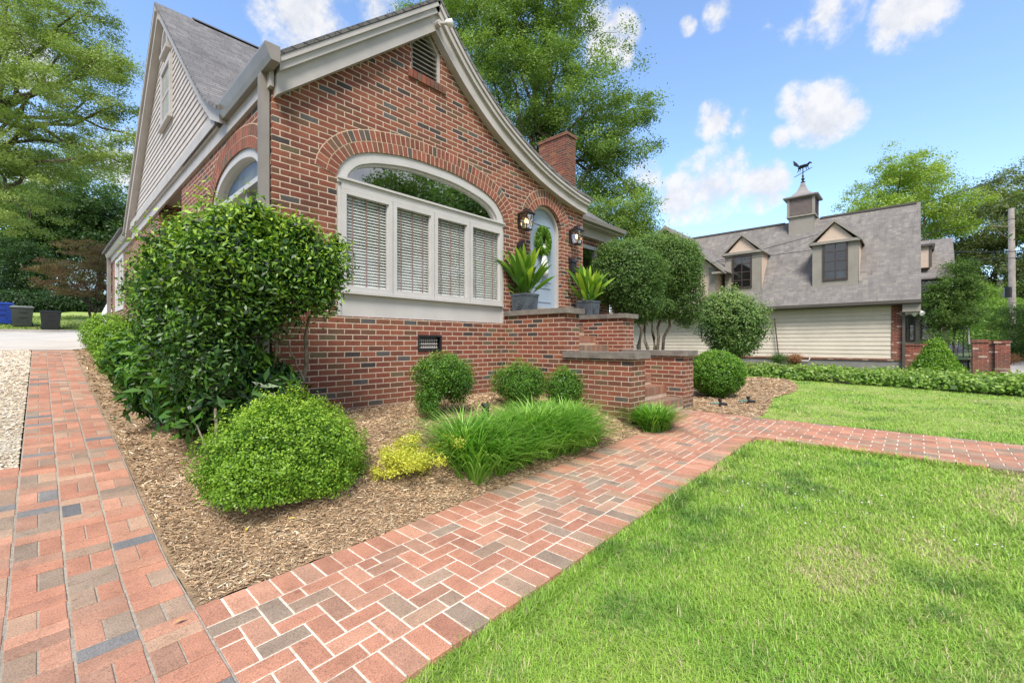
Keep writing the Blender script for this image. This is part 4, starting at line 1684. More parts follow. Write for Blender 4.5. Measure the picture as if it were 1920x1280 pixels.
def bush(name, label, cat, base, blobs, n, leaf, mat, rng, aspect=.55, inner=.35, stems=6, stem_r=.012, bark='bark', group=None,
         shell=.82, lump=.10, newgrowth=.35, tuft=0.03, jitter=.55, droop=0, spread=.5, stem_list=None, floor=True):
    T = thing(name, label, cat, tuple(float(v) for v in base), group)
    mb = MB()
    blobs = np.array(blobs, float)
    if stem_list is None:
        for k in range(stems):
            bl = blobs[k % len(blobs)]
            tgt = bl[:3] + rng.normal(0, .35, 3) * bl[3:]
            s = np.array(base) + np.array((*rng.normal(0, .03, 2), -.03))
            limb(mb, s, tgt, stem_r, stem_r * .35, rng, 5, .05, 6)
    else:
        for (a, b, r0, r1) in stem_list:
            limb(mb, a, b, r0, r1, rng, 6, .02, 7)
    mb.build('stems', bark, T, smooth=True)
    # outer foliage in small tufts
    k = 7
    nc = max(1, n // k)
    P, d, dep = blob_points(blobs, nc, rng, shell, lump)
    ci = np.repeat(np.arange(nc), k)
    Q = P[ci] + rng.normal(0, tuft, (nc * k, 3))
    V, F_ = leaves(Q, d[ci] * .8 + np.array((0, 0, .35)), leaf, aspect, rng, jitter, droop)
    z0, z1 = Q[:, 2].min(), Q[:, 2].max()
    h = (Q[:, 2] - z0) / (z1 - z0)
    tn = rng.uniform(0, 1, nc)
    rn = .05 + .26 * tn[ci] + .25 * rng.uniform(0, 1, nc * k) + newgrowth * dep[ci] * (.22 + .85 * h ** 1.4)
    # inner foliage
    ni = int(n * inner)
    if ni:
        P2, d2, dep2 = blob_points(blobs, ni, rng, .25, lump)
        P2 = np.array([b for b in P2])
        cb = P2 - d2 * 0.12 * blobs[:, 3:].mean()
        V2, F2 = leaves(cb, d2, leaf * 1.6, aspect * 1.2, rng, .8)
        V = np.vstack([V, V2])
        F_ = np.vstack([F_, F2 + nc * k * 4])
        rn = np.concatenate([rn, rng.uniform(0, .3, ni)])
    if floor:
        keep = V.reshape(-1, 4, 3)[:, :, 2].min(1) > (base[2] - .02)
        V = V.reshape(-1, 4, 3)[keep].reshape(-1, 3)
        F_ = np.arange(len(V)).reshape(-1, 4)
        rn = rn[keep]
    npmesh('foliage', V, F_, mat, T, rnd=rn)
    return T


def wb(px, py, d, rx, ry=None, rz=None):
    """ellipsoid blob centred where (px,py) points, d metres deep, radii in metres"""
    p = at(px, py, d)
    return (p[0], p[1], p[2], rx, ry or rx, rz or rx)


R = np.random.default_rng
# --- foreground boxwood
bx, by = 1.24, 3.42
bush('boxwood_shrub', 'large bright green rounded boxwood nearest the camera, in mulch beside the brick drive', 'shrub', (bx, by, g(bx, by)),
     [(bx, by, .43, .55, .53, .47), (bx - .16, by - .05, .34, .38, .38, .34), (bx + .18, by + .02, .36, .38, .40, .36), (bx + .05, by - .1, .30, .4, .38, .30)], 96000, .0175, 'leaf_box', R(1), .6, .22, 14, .010,
     shell=.70, lump=.12, newgrowth=.55, tuft=.016)
# --- three small boxwoods
for (x, y, r, h, lab, sd_, hole) in ((3.20, 4.10, .42, .68, 'loose airy boxwood, leftmost of the three small bushes before the wall', 2, 1),
                                     (4.40, 3.95, .40, .58, 'dense green boxwood, middle of the three small bushes before the wall', 3, 0),
                                     (4.88, 3.55, .27, .56, 'small fine-twigged boxwood, right of three, beside the cheek wall', 4, 0)):
    z = g(x, y)
    if hole:
        bl = [(x + .02, y, z + h * .72, r * .85, r * .8, h * .36), (x + .2, y - .05, z + h * .52, r * .5, r * .5, h * .36), (x - .17, y - .02, z + h * .35, r * .38, r * .4, h * .22),
              (x - .25, y - .1, z + h * .2, r * .28, r * .3, h * .12)]
    else:
        bl = [(x, y, z + h * .56, r, r * .9, h * .5), (x + .07, y, z + h * .5, r * .85, r * .8, h * .42)]
    bush('small_boxwood', lab, 'shrub', (x, y, z), bl, 17000 if r > .3 else 11000, .019, 'leaf_box_d', R(sd_), .6, .2, 12, .006, shell=.6, lump=.16,
         newgrowth=.5, tuft=.022, group='small boxwoods in front of the brick wall')
# --- ball boxwood right of steps
bush('ball_boxwood', 'clipped globe boxwood right of the entry steps', 'shrub', (9.2, 2.95, .22),
     [(9.2, 2.95, .66, .52, .52, .46)], 24000, .032, 'leaf_box_d', R(5), .6, .25, 6, .012, shell=.85, lump=.03, newgrowth=.6, tuft=.02)
# --- large privet at the house corner
zb = g(1.4, 4.3)
stems = [((1.75, 4.52, .42), (1.82, 4.42, 1.55), .028, .014), ((1.52, 4.42, .38), (1.50, 4.40, 1.35), .022, .012), ((1.46, 4.40, .38), (1.15, 4.35, 1.25), .02, .01),
         ((1.44, 4.35, .36), (.85, 4.3, 1.05), .02, .009), ((1.55, 4.46, .38), (1.45, 4.6, 1.4), .018, .01), ((1.78, 4.47, .9), (1.62, 4.4, 1.25), .012, .007),
         ((1.2, 4.36, .8), (1.0, 4.7, 1.5), .010, .006), ((.95, 4.15, .25), (.98, 4.22, .55), .03, .012), ((.98, 4.22, .5), (1.05, 4.4, .9), .016, .008),
         ((.93, 4.14, .28), (.86, 4.25, .62), .012, .006)]
pb_ = [(1.70, 4.26, 2.02, .36, .34, .32), (1.50, 4.25, 1.88, .46, .38, .42), (1.15, 4.35, 1.92, .44, .44, .48), (1.0, 4.75, 2.0, .38, .50, .44), (1.80, 4.2, 1.76, .20, .22, .20),
       (1.0, 5.35, 1.90, .38, .5, .46), (.98, 5.0, 1.45, .40, .5, .42), (1.22, 4.28, 1.52, .36, .30, .22),  (1.0, 4.45, 1.18, .34, .38, .34),
       (.92, 5.7, 1.6, .32, .4, .42),  (.85, 6.1, 1.85, .26, .4, .3), (1.35, 4.4, 2.25, .3, .3, .18)]
rp_ = R(28)
for k in range(26):
    b_ = pb_[int(rp_.integers(0, 6))]
    a_, e_ = rp_.uniform(0, 6.28), rp_.uniform(.1, 1.35)
    pb_.append((b_[0] + b_[3] * math.cos(a_) * math.cos(e_), b_[1] + b_[4] * math.sin(a_) * math.cos(e_), b_[2] + b_[5] * math.sin(e_) * 1.02, .11, .11, .13))
bush('corner_privet', 'big glossy multi-stem shrub with lime new growth at the brick house corner', 'shrub', (1.4, 4.3, zb), pb_, 46000, .047, 'leaf_privet', R(6), .40, .25,
     stem_list=stems, bark='bark_pale', shell=.58, lump=.26, newgrowth=.80, tuft=.05, jitter=.75, floor=False)
# --- laurels under it and along the side wall
for i, (x, y, rx, h, sd_, lab, dk) in enumerate(((1.25, 4.75, .55, .75, 7, 'dark broadleaf laurel beneath the big corner shrub', -.1),
                                                 (1.12, 5.85, .52, .85, 8, 'broadleaf laurel just behind the big corner shrub, nearest the drive', .0),
                                                 (1.12, 7.1, .50, .88, 9, 'middle broadleaf laurel along the side wall', .05),
                                                 (1.12, 8.3, .48, .85, 10, 'farthest broadleaf laurel along the side wall, next to the low boxwoods', .05))):
    z = g(x, y)
    T = bush('laurel_shrub', lab, 'shrub', (x, y, z), [(x, y, z + h * .5, rx, rx * 1.15, h * .52), (x - .05, y + .15, z + h * .62, rx * .8, rx, h * .4)], 7500 - i * 900, .135,
             'leaf_laurel', R(sd_), .27, .3, 8, .016, shell=.62, lump=.14, newgrowth=.62, tuft=.05, jitter=.7, bark='bark_dark', group='laurels along the side wall')
for i, (x, y, r) in enumerate(((.98, 7.55, .30), (.95, 9.4, .36), (1.0, 10.9, .42), (.98, 12.4, .45))):
    z = g(x, y)
    lab = ['low round boxwood tucked before the laurels by the drive edge', 'second low round boxwood up the drive edge', 'third low round boxwood up the drive edge', 'farthest low round boxwood up the drive, by the concrete'][i]
    bush('edging_boxwood', lab, 'shrub', (x, y, z), [(x, y, z + r * .95, r, r * 1.1, r)], 9000, .030, 'leaf_box', R(20 + i), .6, .25, 5, .01, shell=.8, lump=.05, newgrowth=.5,
         tuft=.02, group='low boxwoods along the drive')
# --- yellow spreading shrub
x, y = 2.10, 3.02
z = g(x, y)
ry_ = R(29)
yb_ = [(x, y, z + .10, .13, .13, .08)]
for k in range(26):
    a_ = ry_.uniform(0, 6.28)
    q_ = ry_.uniform(.08, .36)
    yb_.append((x + q_ * math.cos(a_) * 1.15, y + q_ * math.sin(a_) * .8, z + .06 + ry_.uniform(0, .24) * (1 - q_), ry_.uniform(.03, .075), ry_.uniform(.03, .07), ry_.uniform(.02, .045)))
bush('golden_shrub', 'low sprawling yellow-leaved shrub beside the long grass border', 'shrub', (x, y, z), yb_, 11000, .017, 'leaf_yellow', R(30), .6, .0, 26, .003, shell=.2, lump=.3,
     newgrowth=.3, tuft=.022)


# --- strappy grasses
def ribbons(P, az, lean, length, width, nseg, rng, curl=1.0):
    """arching blades: P base (n,3) -> V,F,blade index"""
    n = len(P)
    dirx, diry = np.cos(az), np.sin(az)
    V = np.empty((n, nseg + 1, 2, 3))
    for s in range(nseg + 1):
        t = s / nseg
        ang = lean + curl * t * t * .9
        # integrate roughly
        hx = length * (np.sin(lean) * t + curl * .55 * t ** 2.6)
        hz = length * (np.cos(lean) * t - curl * .34 * t ** 3.0)
        cx_, cy_, cz_ = P[:, 0] + dirx * hx, P[:, 1] + diry * hx, P[:, 2] + hz
        w_ = width * (1 - t ** 2.2) * .5 + width * .02
        sx_, sy_ = -diry * w_, dirx * w_
        V[:, s, 0] = np.column_stack([cx_ - sx_, cy_ - sy_, cz_])
        V[:, s, 1] = np.column_stack([cx_ + sx_, cy_ + sy_, cz_])
    idx = np.arange(n * (nseg + 1) * 2).reshape(n, nseg + 1, 2)
    F_ = np.stack([idx[:, :-1, 0], idx[:, :-1, 1], idx[:, 1:, 1], idx[:, 1:, 0]], axis=-1).reshape(-1, 4)
    return V.reshape(-1, 3), F_


def grass_clump(name, label, cat, pts, per, length, width, rng, mat='blade'):
    cx_, cy_ = np.mean([p[0] for p in pts]), np.mean([p[1] for p in pts])
    T = thing(name, label, cat, (float(cx_), float(cy_), g(cx_, cy_)))
    Pl, az, ln, le, tn = [], [], [], [], []
    for (x, y, r, sc) in pts:
        a = rng.uniform(0, 2 * math.pi, per)
        q = rng.uniform(0, 1, per) ** .7
        X, Y = x + np.cos(a) * q * r * .55, y + np.sin(a) * q * r * .55
        Pl.append(np.column_stack([X, Y, G(X, Y)]))
        az.append(a + rng.normal(0, .5, per))
        ln.append(.06 + .62 * q * rng.uniform(.4, 1.2, per))
        le.append(length * sc * rng.uniform(.65, 1.15, per))
        tn.append(rng.uniform(0, .30) + rng.uniform(0, 1, per) ** 1.6 * .75)
    Pl, az, ln, le, tn = np.vstack(Pl), np.concatenate(az), np.concatenate(ln), np.concatenate(le), np.concatenate(tn)
    V, F_ = ribbons(Pl, az, ln, le, width * rng.uniform(.7, 1.3, len(Pl)), 6, rng, rng.uniform(.55, 1.25, len(Pl)))
    npmesh('blades', V, F_, mat, T, rnd=np.repeat(tn, 6))
    return T


lp = []
rr = R(40)
for i in range(17):
    t = i / 16
    x = 2.58 + 1.68 * t
    for dy in (-.10, .14):
        lp.append((x + rr.normal(0, .04), 2.93 + dy + rr.normal(0, .04) - .03 * t, .28, rr.uniform(.82, 1.08)))
grass_clump('lilyturf_border', 'long bright green lilyturf border along the front brick walk', 'ornamental grass', lp, 185, .50, .0125, rr)
lp = [(5.46 + rr.normal(0, .09), 2.56 + rr.normal(0, .06), .24, rr.uniform(.8, 1.05)) for _ in range(8)]
grass_clump('lilyturf_clump', 'small lilyturf clump at the foot of the steps cheek wall', 'ornamental grass', lp, 190, .46, .0115, rr)


# --- planters with aspidistra
def planter(x, y, z, label, rng, tall):
    T = thing('planter', label, 'potted plant', (x, y, z), 'square grey planters flanking the door')
    w0, w1, h = .145, .162, .285
    mb = MB()
    r2 = 2 ** .5
    mb.lathe([(w0 * r2, z + .001), (w1 * r2, z + h - .035), (w1 * r2 + .012, z + h - .034), (w1 * r2 + .012, z + h), (w1 * r2 - .03, z + h), (w1 * r2 - .035, z + h - .04)], x, y, 4, rot=math.pi / 4)
    po = mb.build('pot', 'slate', T)
    for axis_ in (0, 1):
        mb = MB()
        for (s0, s1) in ((.10, .010), (.062, .006), (.022, .01)):
            n = 8
            pr, pi_ = [], []
            for k in range(n):
                a = 2 * math.pi * k / n + math.pi / 8
                pr.append((s0 * math.cos(a), s0 * math.sin(a) * 1.05))
                pi_.append(((s0 - s1) * math.cos(a), (s0 - s1) * math.sin(a) * 1.05))
            wm = .152
            for k in range(n):
                k2 = (k + 1) % n
                poly = [pr[k], pr[k2], pi_[k2], pi_[k]]
                if axis_ == 0:
                    mb.prism(poly, lambda p, q, t: (x - wm - t, y + p, z + .13 + q), -.004, .008)
                else:
                    mb.prism(poly, lambda p, q, t: (x + p, y - wm - t, z + .13 + q), -.004, .008)
        mb.build('pot_relief', 'slate', po)
    mb = MB()
    mb.box(x - .14, y - .14, z + h - .06, x + .14, y + .14, z + h - .035)
    mb.build('soil', 'soil', T)
    # broad strap leaves
    n = 72
    V, F_, rn = [], [], []
    for i in range(n):
        az = rng.uniform(0, 2 * math.pi)
        lean = rng.uniform(.03, .55) if i > 9 else rng.uniform(.5, .85)
        L_ = rng.uniform(.50, .86) * tall if i > 10 else rng.uniform(.35, .6) * tall
        wd = rng.uniform(.07, .11)
        tw = rng.uniform(-.9, .9)
        bx_, by_ = x + rng.uniform(-.09, .09), y + rng.uniform(-.09, .09)
        dv = np.array((math.cos(az), math.sin(az), 0))
        sv0 = np.array((-math.sin(az + tw), math.cos(az + tw), 0))
        cv_ = rng.uniform(.15, .9)
        ns = 10
        st = len(V)
        for s in range(ns + 1):
            t = s / ns
            hx = L_ * (math.sin(lean) * t + cv_ * .28 * t ** 3)
            hz = L_ * (math.cos(lean) * t - cv_ * .16 * t ** 3)
            c = np.array((bx_, by_, z + h - .06)) + dv * hx + np.array((0, 0, hz))
            prof = .07 + (0 if t < .28 else 1.0) * (math.sin(math.pi * min(1, max(0, (t - .28) / .72)) ** .85) ** .62 if t < 1 else 0)
            w_ = wd * .5 * min(1, prof)
            V += [c - sv0 * w_ + dv * .0, c - dv * w_ * .25, c + sv0 * w_]
        tnn = rng.uniform(.1, 1)
        for s in range(ns):
            a = st + s * 3
            F_ += [(a, a + 1, a + 4, a + 3), (a + 1, a + 2, a + 5, a + 4)]
            rn += [min(1, tnn * (.45 + .65 * s / ns))] * 2
    npmesh('leaves', np.array(V), np.array(F_), 'leaf_asp', T, rnd=np.array(rn), smooth=True)


planter(5.50, 4.80, 1.80, 'square grey planter of strappy leaves on the cap left of the blue door', R(50), 1.1)
planter(7.27, 4.70, 1.80, 'square grey planter of strappy leaves on the cap right of the blue door', R(51), 1.0)

# --- wreath and hanging on the door
wr = thing('wreath', 'round green leafy wreath hanging on the blue front door', 'wreath', (6.38, FY + .09, 3.20))
mb = MB()
rngw = R(60)
Y_ = FY + .085
ang = np.linspace(0, 2 * math.pi, 33)
mb.tube([(6.40 + .15 * math.cos(a), Y_, 3.17 + .20 * math.sin(a)) for a in ang], .04, 8)
mb.build('wreath_ring', 'bark_dark', wr)
nl = 3200
a = rngw.uniform(0, 2 * math.pi, nl)
b = rngw.uniform(0, 2 * math.pi, nl)
rr_ = .095 * rngw.uniform(.5, 1, nl)
Pw = np.column_stack([6.40 + (.15 + rr_ * np.cos(b)) * np.cos(a), Y_ - np.abs(rr_ * np.sin(b)) * .8, 3.17 + (.20 + rr_ * np.cos(b)) * np.sin(a)])
V, F_ = leaves(Pw, np.tile((0, -1.0, .2), (nl, 1)), .04, .5, rngw, .7)
npmesh('wreath_leaves', V, F_, 'leaf_box_d', wr, rnd=rngw.uniform(.3, 1, nl))
tg = thing('door_hanging', 'white fabric bow tail hanging below the wreath', 'door decoration', (6.42, FY + .08, 2.9))
mb = MB()
prof = [(.03, 3.12), (.055, 3.05), (.04, 2.98), (.07, 2.86), (.095, 2.74), (.115, 2.60), (.105, 2.53)]
mb.lathe([(r_, z_) for r_, z_ in prof], 6.42, FY + .05, 16, sy=.35)
mb.build('fabric', 'white', tg, smooth=True)
mb = MB()
# dark initial embroidered on the tail
pts_ = [(6.425 + .016 * math.sin(t * 2) - .005, FY + .008, 2.68 + .045 * math.cos(t)) for t in np.linspace(.2, 2.9, 14)]
mb.tube(pts_, .004, 5)
mb.build('initial', 'black', tg)


# --- path light, sprinkler fittings
pl = thing('path_light', 'black path light standing in mulch behind the lilyturf', 'garden light', (3.56, 3.72, g(3.56, 3.72)))
z = g(3.56, 3.72)
mb = MB()
mb.tube([(3.56, 3.72, z - .02), (3.56, 3.72, z + .16)], .045, 12)
mb.tube([(3.56, 3.72, z + .16), (3.56, 3.72, z + .19)], [.06, .05], 12)
mb.build('lamp_body', 'black', pl)
for (px_, py_, k_) in ((1403, 752, 0), (1350, 757, 1)):
    r_ = ray(px_, py_)
    s_ = (EYE - .24) / -r_[2]
    x, y = r_[0] * s_, r_[1] * s_
    z = g(x, y)
    vb = thing('sprinkler_valve', ['dark green hose fitting lying in mulch at the lawn corner', 'dark hose fitting lying in mulch nearest the globe boxwood'][k_], 'hose fitting', (x, y, z))
    mb = MB()
    mb.tube([(x, y, z), (x, y, z + .09)], .022, 8)
    mb.tube([(x, y, z + .09), (x, y, z + .13)], [.035, .03], 10)
    mb.tube([(x - .01, y + .01, z + .05), (x + .09, y - .08, z + .03)], .025, 8)
    mb.build('valve_body', 'black', vb)
    mb = MB()
    mb.tube([(x, y, z + .055), (x - .12, y + .12, z + .05)], .016, 8)
    mb.build('hose_end', 'teal', vb)

# ================================================================== scattered ground cover
GRASS_RNG = R(70)


def lawn_blades(name, poly, dens, hgt, wid, rng, xr, yr, reach=2.6, cap=230000):
    # candidate points in the polygon, thinned with distance where blades merge to the eye
    ar = (xr[1] - xr[0]) * (yr[1] - yr[0])
    n = int(ar * dens)
    X = rng.uniform(xr[0], xr[1], n)
    Y = rng.uniform(yr[0], yr[1], n)
    D = np.hypot(X, Y)
    keep = rng.uniform(0, 1, n) < np.minimum(1, (reach / np.maximum(D, .1)) ** 1.6)
    keep &= inside(X, Y, poly)
    fwd = X * CA + Y * SA
    keep &= (fwd > .6) & (D < 22)
    X, Y, D = X[keep], Y[keep], D[keep]
    if len(X) > cap:
        s = rng.choice(len(X), cap, replace=False)
        X, Y, D = X[s], Y[s], D[s]
    n = len(X)
    sc = np.clip((D / reach) ** .8, 1, 3.2)
    n1 = vnoise(X, Y, .9, 1)
    n2 = vnoise(X, Y, 2.6, 2)
    n3 = vnoise(X, Y, 7, 4)
    lush = np.clip(n1 * .55 + n2 * .3 + n3 * .25, 0, 1)
    le = hgt * (.55 + .8 * lush) * rng.uniform(.6, 1.3, n) * np.clip(sc, 1, 1.35)
    Z = G(X, Y) - .046
    az = rng.uniform(0, 2 * math.pi, n)
    lean = rng.uniform(.1, 1.15, n)
    V, F_ = ribbons(np.column_stack([X, Y, Z]), az, lean, le, wid * sc * rng.uniform(.7, 1.3, n), 2, rng, rng.uniform(.2, 1.0, n))
    c_g = np.array((.24, .47, .05))
    c_y = np.array((.44, .58, .11))
    c_d = np.array((.10, .23, .045))
    c_s = np.array((.60, .53, .30))
    t = np.clip(n1 * .7 + n2 * .5 - .1 + rng.normal(0, .15, n), 0, 1)[:, None]
    c = c_y * (1 - t) + c_g * t
    dk = (np.clip(n2 * n3 * 2.2 - .6, 0, 1) * .8)[:, None]
    c = c * (1 - dk) + c_d * dk
    dist_bare = np.clip((.45 - lush) * 3.0, 0, .5) + .07
    straw = rng.uniform(0, 1, n) < dist_bare
    c[straw] = c_s * rng.uniform(.7, 1.15, (straw.sum(), 1))
    c = c * rng.uniform(.8, 1.2, (n, 1))
    o_ = npmesh(name, V, F_, 'grass', col=np.repeat(c, 2, axis=0))
    o_['kind'] = 'stuff'
    return o_


go = lawn_blades('lawn_grass', LAWN_A, 16000, .040, .0036, GRASS_RNG, (.56, 5.83), (-6, 1.40))
go['label'] = 'patchy mown grass blades of the front lawn beside the walk'
go['category'] = 'grass'
go = lawn_blades('lawn_grass', LAWN_B, 16000, .040, .0036, GRASS_RNG, (7.14, 16.4), (-7, 6.0), cap=110000)
go['label'] = 'mown grass blades of the lawn beyond the street walk'
go['category'] = 'grass'
for ply, xr_, yr_, cp_ in (([(.56, 1.33), (5.4, 1.33), (5.4, 1.435), (.56, 1.425)], (.56, 5.4), (1.33, 1.44), 16000),
                           ([(5.76, -5), (5.86, -5), (5.86, 1.05), (5.74, 1.1)], (5.74, 5.87), (-5, 1.1), 9000),
                           ([(7.09, -6), (7.2, -6), (7.2, 1.7), (7.09, 1.7)], (7.08, 7.2), (-6, 1.7), 9000)):
    go = lawn_blades('edge_grass', ply, 26000, .062, .0038, GRASS_RNG, xr_, yr_, cap=cp_)
    go['label'] = 'ragged grass blades hanging over the brick walk edge'
    go['category'] = 'grass'
nq = 420
X = RNG.uniform(.8, 5.6, nq)
Y = RNG.uniform(-2.5, 1.35, nq)
kq = vnoise(X, Y, 1.1, 9) > .62
X, Y = X[kq], Y[kq]
nq = len(X)
P = np.column_stack([X, Y, G(X, Y) + .0])
oc = np.array([(1, 0, 0), (0, 1, 0), (-1, 0, 0), (0, -1, 0), (0, 0, 1), (0, 0, -1)])
V = P[:, None, :] + oc[None] * RNG.uniform(.0045, .0075, (nq, 1, 1)) * RNG.uniform(.8, 1.2, (nq, 6, 1))
idx = np.arange(nq * 6).reshape(nq, 6)
F_ = np.concatenate([idx[:, [a_, b_, t_]] for a_, b_ in ((0, 1), (1, 2), (2, 3), (3, 0)) for t_ in (4, 5)])
go = npmesh('clover_flowers', V.reshape(-1, 3), F_, 'chip', col=np.full((len(F_), 3), .75))
go['kind'] = 'stuff'
go['label'] = 'tiny white clover heads dotted in the front lawn'
go['category'] = 'clover'
nb_ = 26000
X = RNG.uniform(-4, 14, nb_)
Y = RNG.uniform(35.4, 42, nb_)
V, F_ = ribbons(np.column_stack([X, Y, G(X, Y)]), RNG.uniform(0, 6.28, nb_), RNG.uniform(.1, .9, nb_), RNG.uniform(.06, .16, nb_), np.full(nb_, .03), 2, RNG, RNG.uniform(.2, 1, nb_))
cb = np.where(RNG.uniform(0, 1, (nb_, 1)) < .5, np.array((.14, .26, .04)), np.array((.24, .32, .07))) * RNG.uniform(.8, 1.2, (nb_, 1))
go = npmesh('bank_grass', V, F_, 'grass', col=np.repeat(cb, 2, axis=0))
go['kind'] = 'stuff'
go['label'] = 'grass on the bank behind the rubbish bins'
go['category'] = 'grass'


def chips(name, poly, xr, yr, n0, rng, label, smax=1.0, reach=3.0):
    X = rng.uniform(xr[0], xr[1], n0)
    Y = rng.uniform(yr[0], yr[1], n0)
    D = np.hypot(X, Y)
    k = inside(X, Y, poly) & (rng.uniform(0, 1, n0) < np.minimum(1, (reach / D) ** 1.2))
    X, Y, D = X[k], Y[k], D[k]
    n = len(X)
    sc = np.clip((D / reach) ** .8, 1, 2.5)
    Z = G(X, Y) - .012 + (vnoise(X, Y, 5, 3) - .5) * .035 + (vnoise(X, Y, 15.5, 5) - .5) * .0175 + rng.uniform(.001, .014, n)
    L_ = rng.uniform(.012, .055, n) * smax * sc
    W_ = rng.uniform(.003, .009, n) * smax * sc
    az = rng.uniform(0, 2 * math.pi, n)
    pit = rng.normal(0, .22, n)
    rol = rng.normal(0, .4, n)
    d = np.column_stack([np.cos(az) * np.cos(pit), np.sin(az) * np.cos(pit), np.sin(pit)])
    s = np.column_stack([-np.sin(az), np.cos(az), rol])
    s = unit(s)
    P = np.column_stack([X, Y, Z])
    V = np.empty((n, 8, 3))
    up = np.cross(d, s) * (W_ * .35)[:, None]
    for q, (a_, b_) in enumerate(((-1, -1), (1, -.6), (1, .7), (-1, 1))):
        base_ = P + d * (L_ * .5 * a_)[:, None] + s * (W_ * .5 * b_)[:, None]
        V[:, q] = base_
        V[:, q + 4] = base_ - up
    idx = np.arange(n * 8).reshape(n, 8)
    F_ = np.concatenate([idx[:, [0, 1, 2, 3]], idx[:, [0, 1, 5, 4]], idx[:, [2, 3, 7, 6]], idx[:, [1, 2, 6, 5]]])
    pal = np.array([(.62, .44, .265), (.53, .36, .21), (.74, .56, .37), (.40, .26, .155), (.84, .71, .52), (.24, .16, .10), (.68, .49, .30)])
    c = pal[rng.choice(7, n, p=[.25, .22, .16, .14, .07, .06, .10])] * rng.uniform(.8, 1.2, (n, 1))
    o_ = npmesh(name, V.reshape(-1, 3), F_, 'chip', col=np.tile(c, (4, 1)))
    o_['kind'] = 'stuff'
    o_['label'] = label
    o_['category'] = 'mulch'


chips('wood_chips', BED_A, (.54, 5.6), (2.58, 6.2), 130000, R(80), 'shredded wood mulch covering the bed before the house')
chips('wood_chips', BED_A, (.54, 1.7), (6.2, 13.8), 16000, R(81), 'shredded wood mulch along the side wall by the drive')
chips('wood_chips', BED_B, (7.14, 15), (1.7, 6), 60000, R(82), 'shredded wood mulch around the globe boxwood right of the steps', 1.0, 4)
# gravel stones
n = 16000
X = RNG.uniform(-2.2, -.12, n)
Y = 5.4 + 8.4 * RNG.uniform(0, 1, n) ** 1.5
s = RNG.uniform(.006, .016, n) * np.clip(Y / 6, 1, 2)
P = np.column_stack([X, Y, G(X, Y) + .0])
oc = np.array([(1, 0, 0), (0, 1, 0), (-1, 0, 0), (0, -1, 0), (0, 0, .8)])
V = P[:, None, :] + oc[None] * s[:, None, None] * RNG.uniform(.6, 1.2, (n, 5, 1))
idx = np.arange(n * 5).reshape(n, 5)
F_ = np.concatenate([idx[:, [0, 1, 4]], idx[:, [1, 2, 4]], idx[:, [2, 3, 4]], idx[:, [3, 0, 4]]])
pal = np.array([(.55, .47, .36), (.68, .62, .53), (.42, .35, .27), (.62, .50, .36)])
c = pal[RNG.choice(4, n)] * RNG.uniform(.8, 1.2, (n, 1))
o = npmesh('gravel_stones', V.reshape(-1, 3), F_, 'chip', col=np.tile(c, (4, 1)))
o['kind'] = 'stuff'
o['label'] = 'tan and white gravel stones of the drive'
o['category'] = 'gravel'
# fallen leaves on the mulch and paving
for i, (x, y, cc_) in enumerate(((.44, 2.47, (.55, .30, .14)), (.9, 3.15, (.62, .48, .08)), (1.12, 3.0, (.6, .5, .12)), (.56, 2.78, (.5, .33, .18)))):
    mb = MB()
    z = g(x, y) + .012
    a = i * 1.3
    ca, sa = math.cos(a), math.sin(a)
    q = [(-.028, 0, 0), (-.01, .011, .006), (.024, 0, .003), (-.006, -.011, .007)]
    mb.face([(x + ca * p[0] - sa * p[1], y + sa * p[0] + ca * p[1], z + p[2]) for p in q], cc_)
    o = mb.build('fallen_leaf', 'chip', origin=(x, y, z))
    o['label'] = ['brown curled leaf lying on the brick drive', 'yellow fallen leaf on mulch nearest the drive', 'yellow fallen leaf on mulch before the big boxwood', 'tan dead leaf where drive, walk and mulch meet'][i]
    o['category'] = 'leaf'

# ================================================================== GARAGE
GA = thing('carriage_garage', 'cream sided garage with grey shingle roof, dormers and louvred cupola', 'building', (24.8, 6, .2))
mb = MB()
mb.prism([(.45, -.2), (14, -.2), (14, .50), (.45, .50)], fS(24.78), 0, .2)
mb.box(24.981, .452, -.2, 31, .6, .5)
mb.build('foundation', 'base_conc', GA)
mb = MB()
z = .59
while z < 2.95:
    mb.prism([(24.765, z), (24.80, z), (24.80, z + .175), (24.785, z + .175)], lambda p, q, t: (p, t, q), .80, 14.0)
    z += .187
mb.box(24.805, .5, .5, 24.9, 14, 3.0)
mb.build('lap_siding', 'siding_cream', GA)
mb = MB()
mb.box(24.74, .45, .50, 24.806, .795, 3.0)
mb.box(24.73, .796, .50, 24.80, 14, .588)
mb.box(24.807, .45, .5, 31, .499, 3.0)
mb.build('brick_quoin', 'brick_far', GA)
mb = MB()
ys0, ys1 = -.13, 14.2
roof_strip(mb, [(24.3, 3.05), (27.8, 7.8)], fx_ if False else (lambda p, q, t: (p, t, q)), ys0, ys1, .06)
roof_strip(mb, [(31.3, 3.05), (27.8, 7.8)], lambda p, q, t: (p, t, q), ys0, ys1, .06)
mb.build('roof', 'shingle_tan', GA)
mb = MB()
mb.prism([(24.45, 3.0), (31.1, 3.0), (27.8, 7.6)], lambda p, q, t: (p, t, q), .05, .2)
mb.build('gable_wall', 'stucco', GA)
mb = MB()
mb.box(27.7, .0, 7.74, 27.9, 3.7, 7.83).box(27.7, 5.3, 7.74, 27.9, 14.2, 7.83)
mb.build('ridge_vent', 'taupe_dark', GA)
mb = MB()
mb.box(24.2, -.14, 2.90, 24.32, 14.2, 3.03)
mb.box(24.33, -.13, 2.86, 24.8, 14.2, 2.93)
mb.box(24.62, .36, .1, 24.73, .448, 2.9)
mb.build('gutter', 'taupe_dark', GA)
mb = MB()
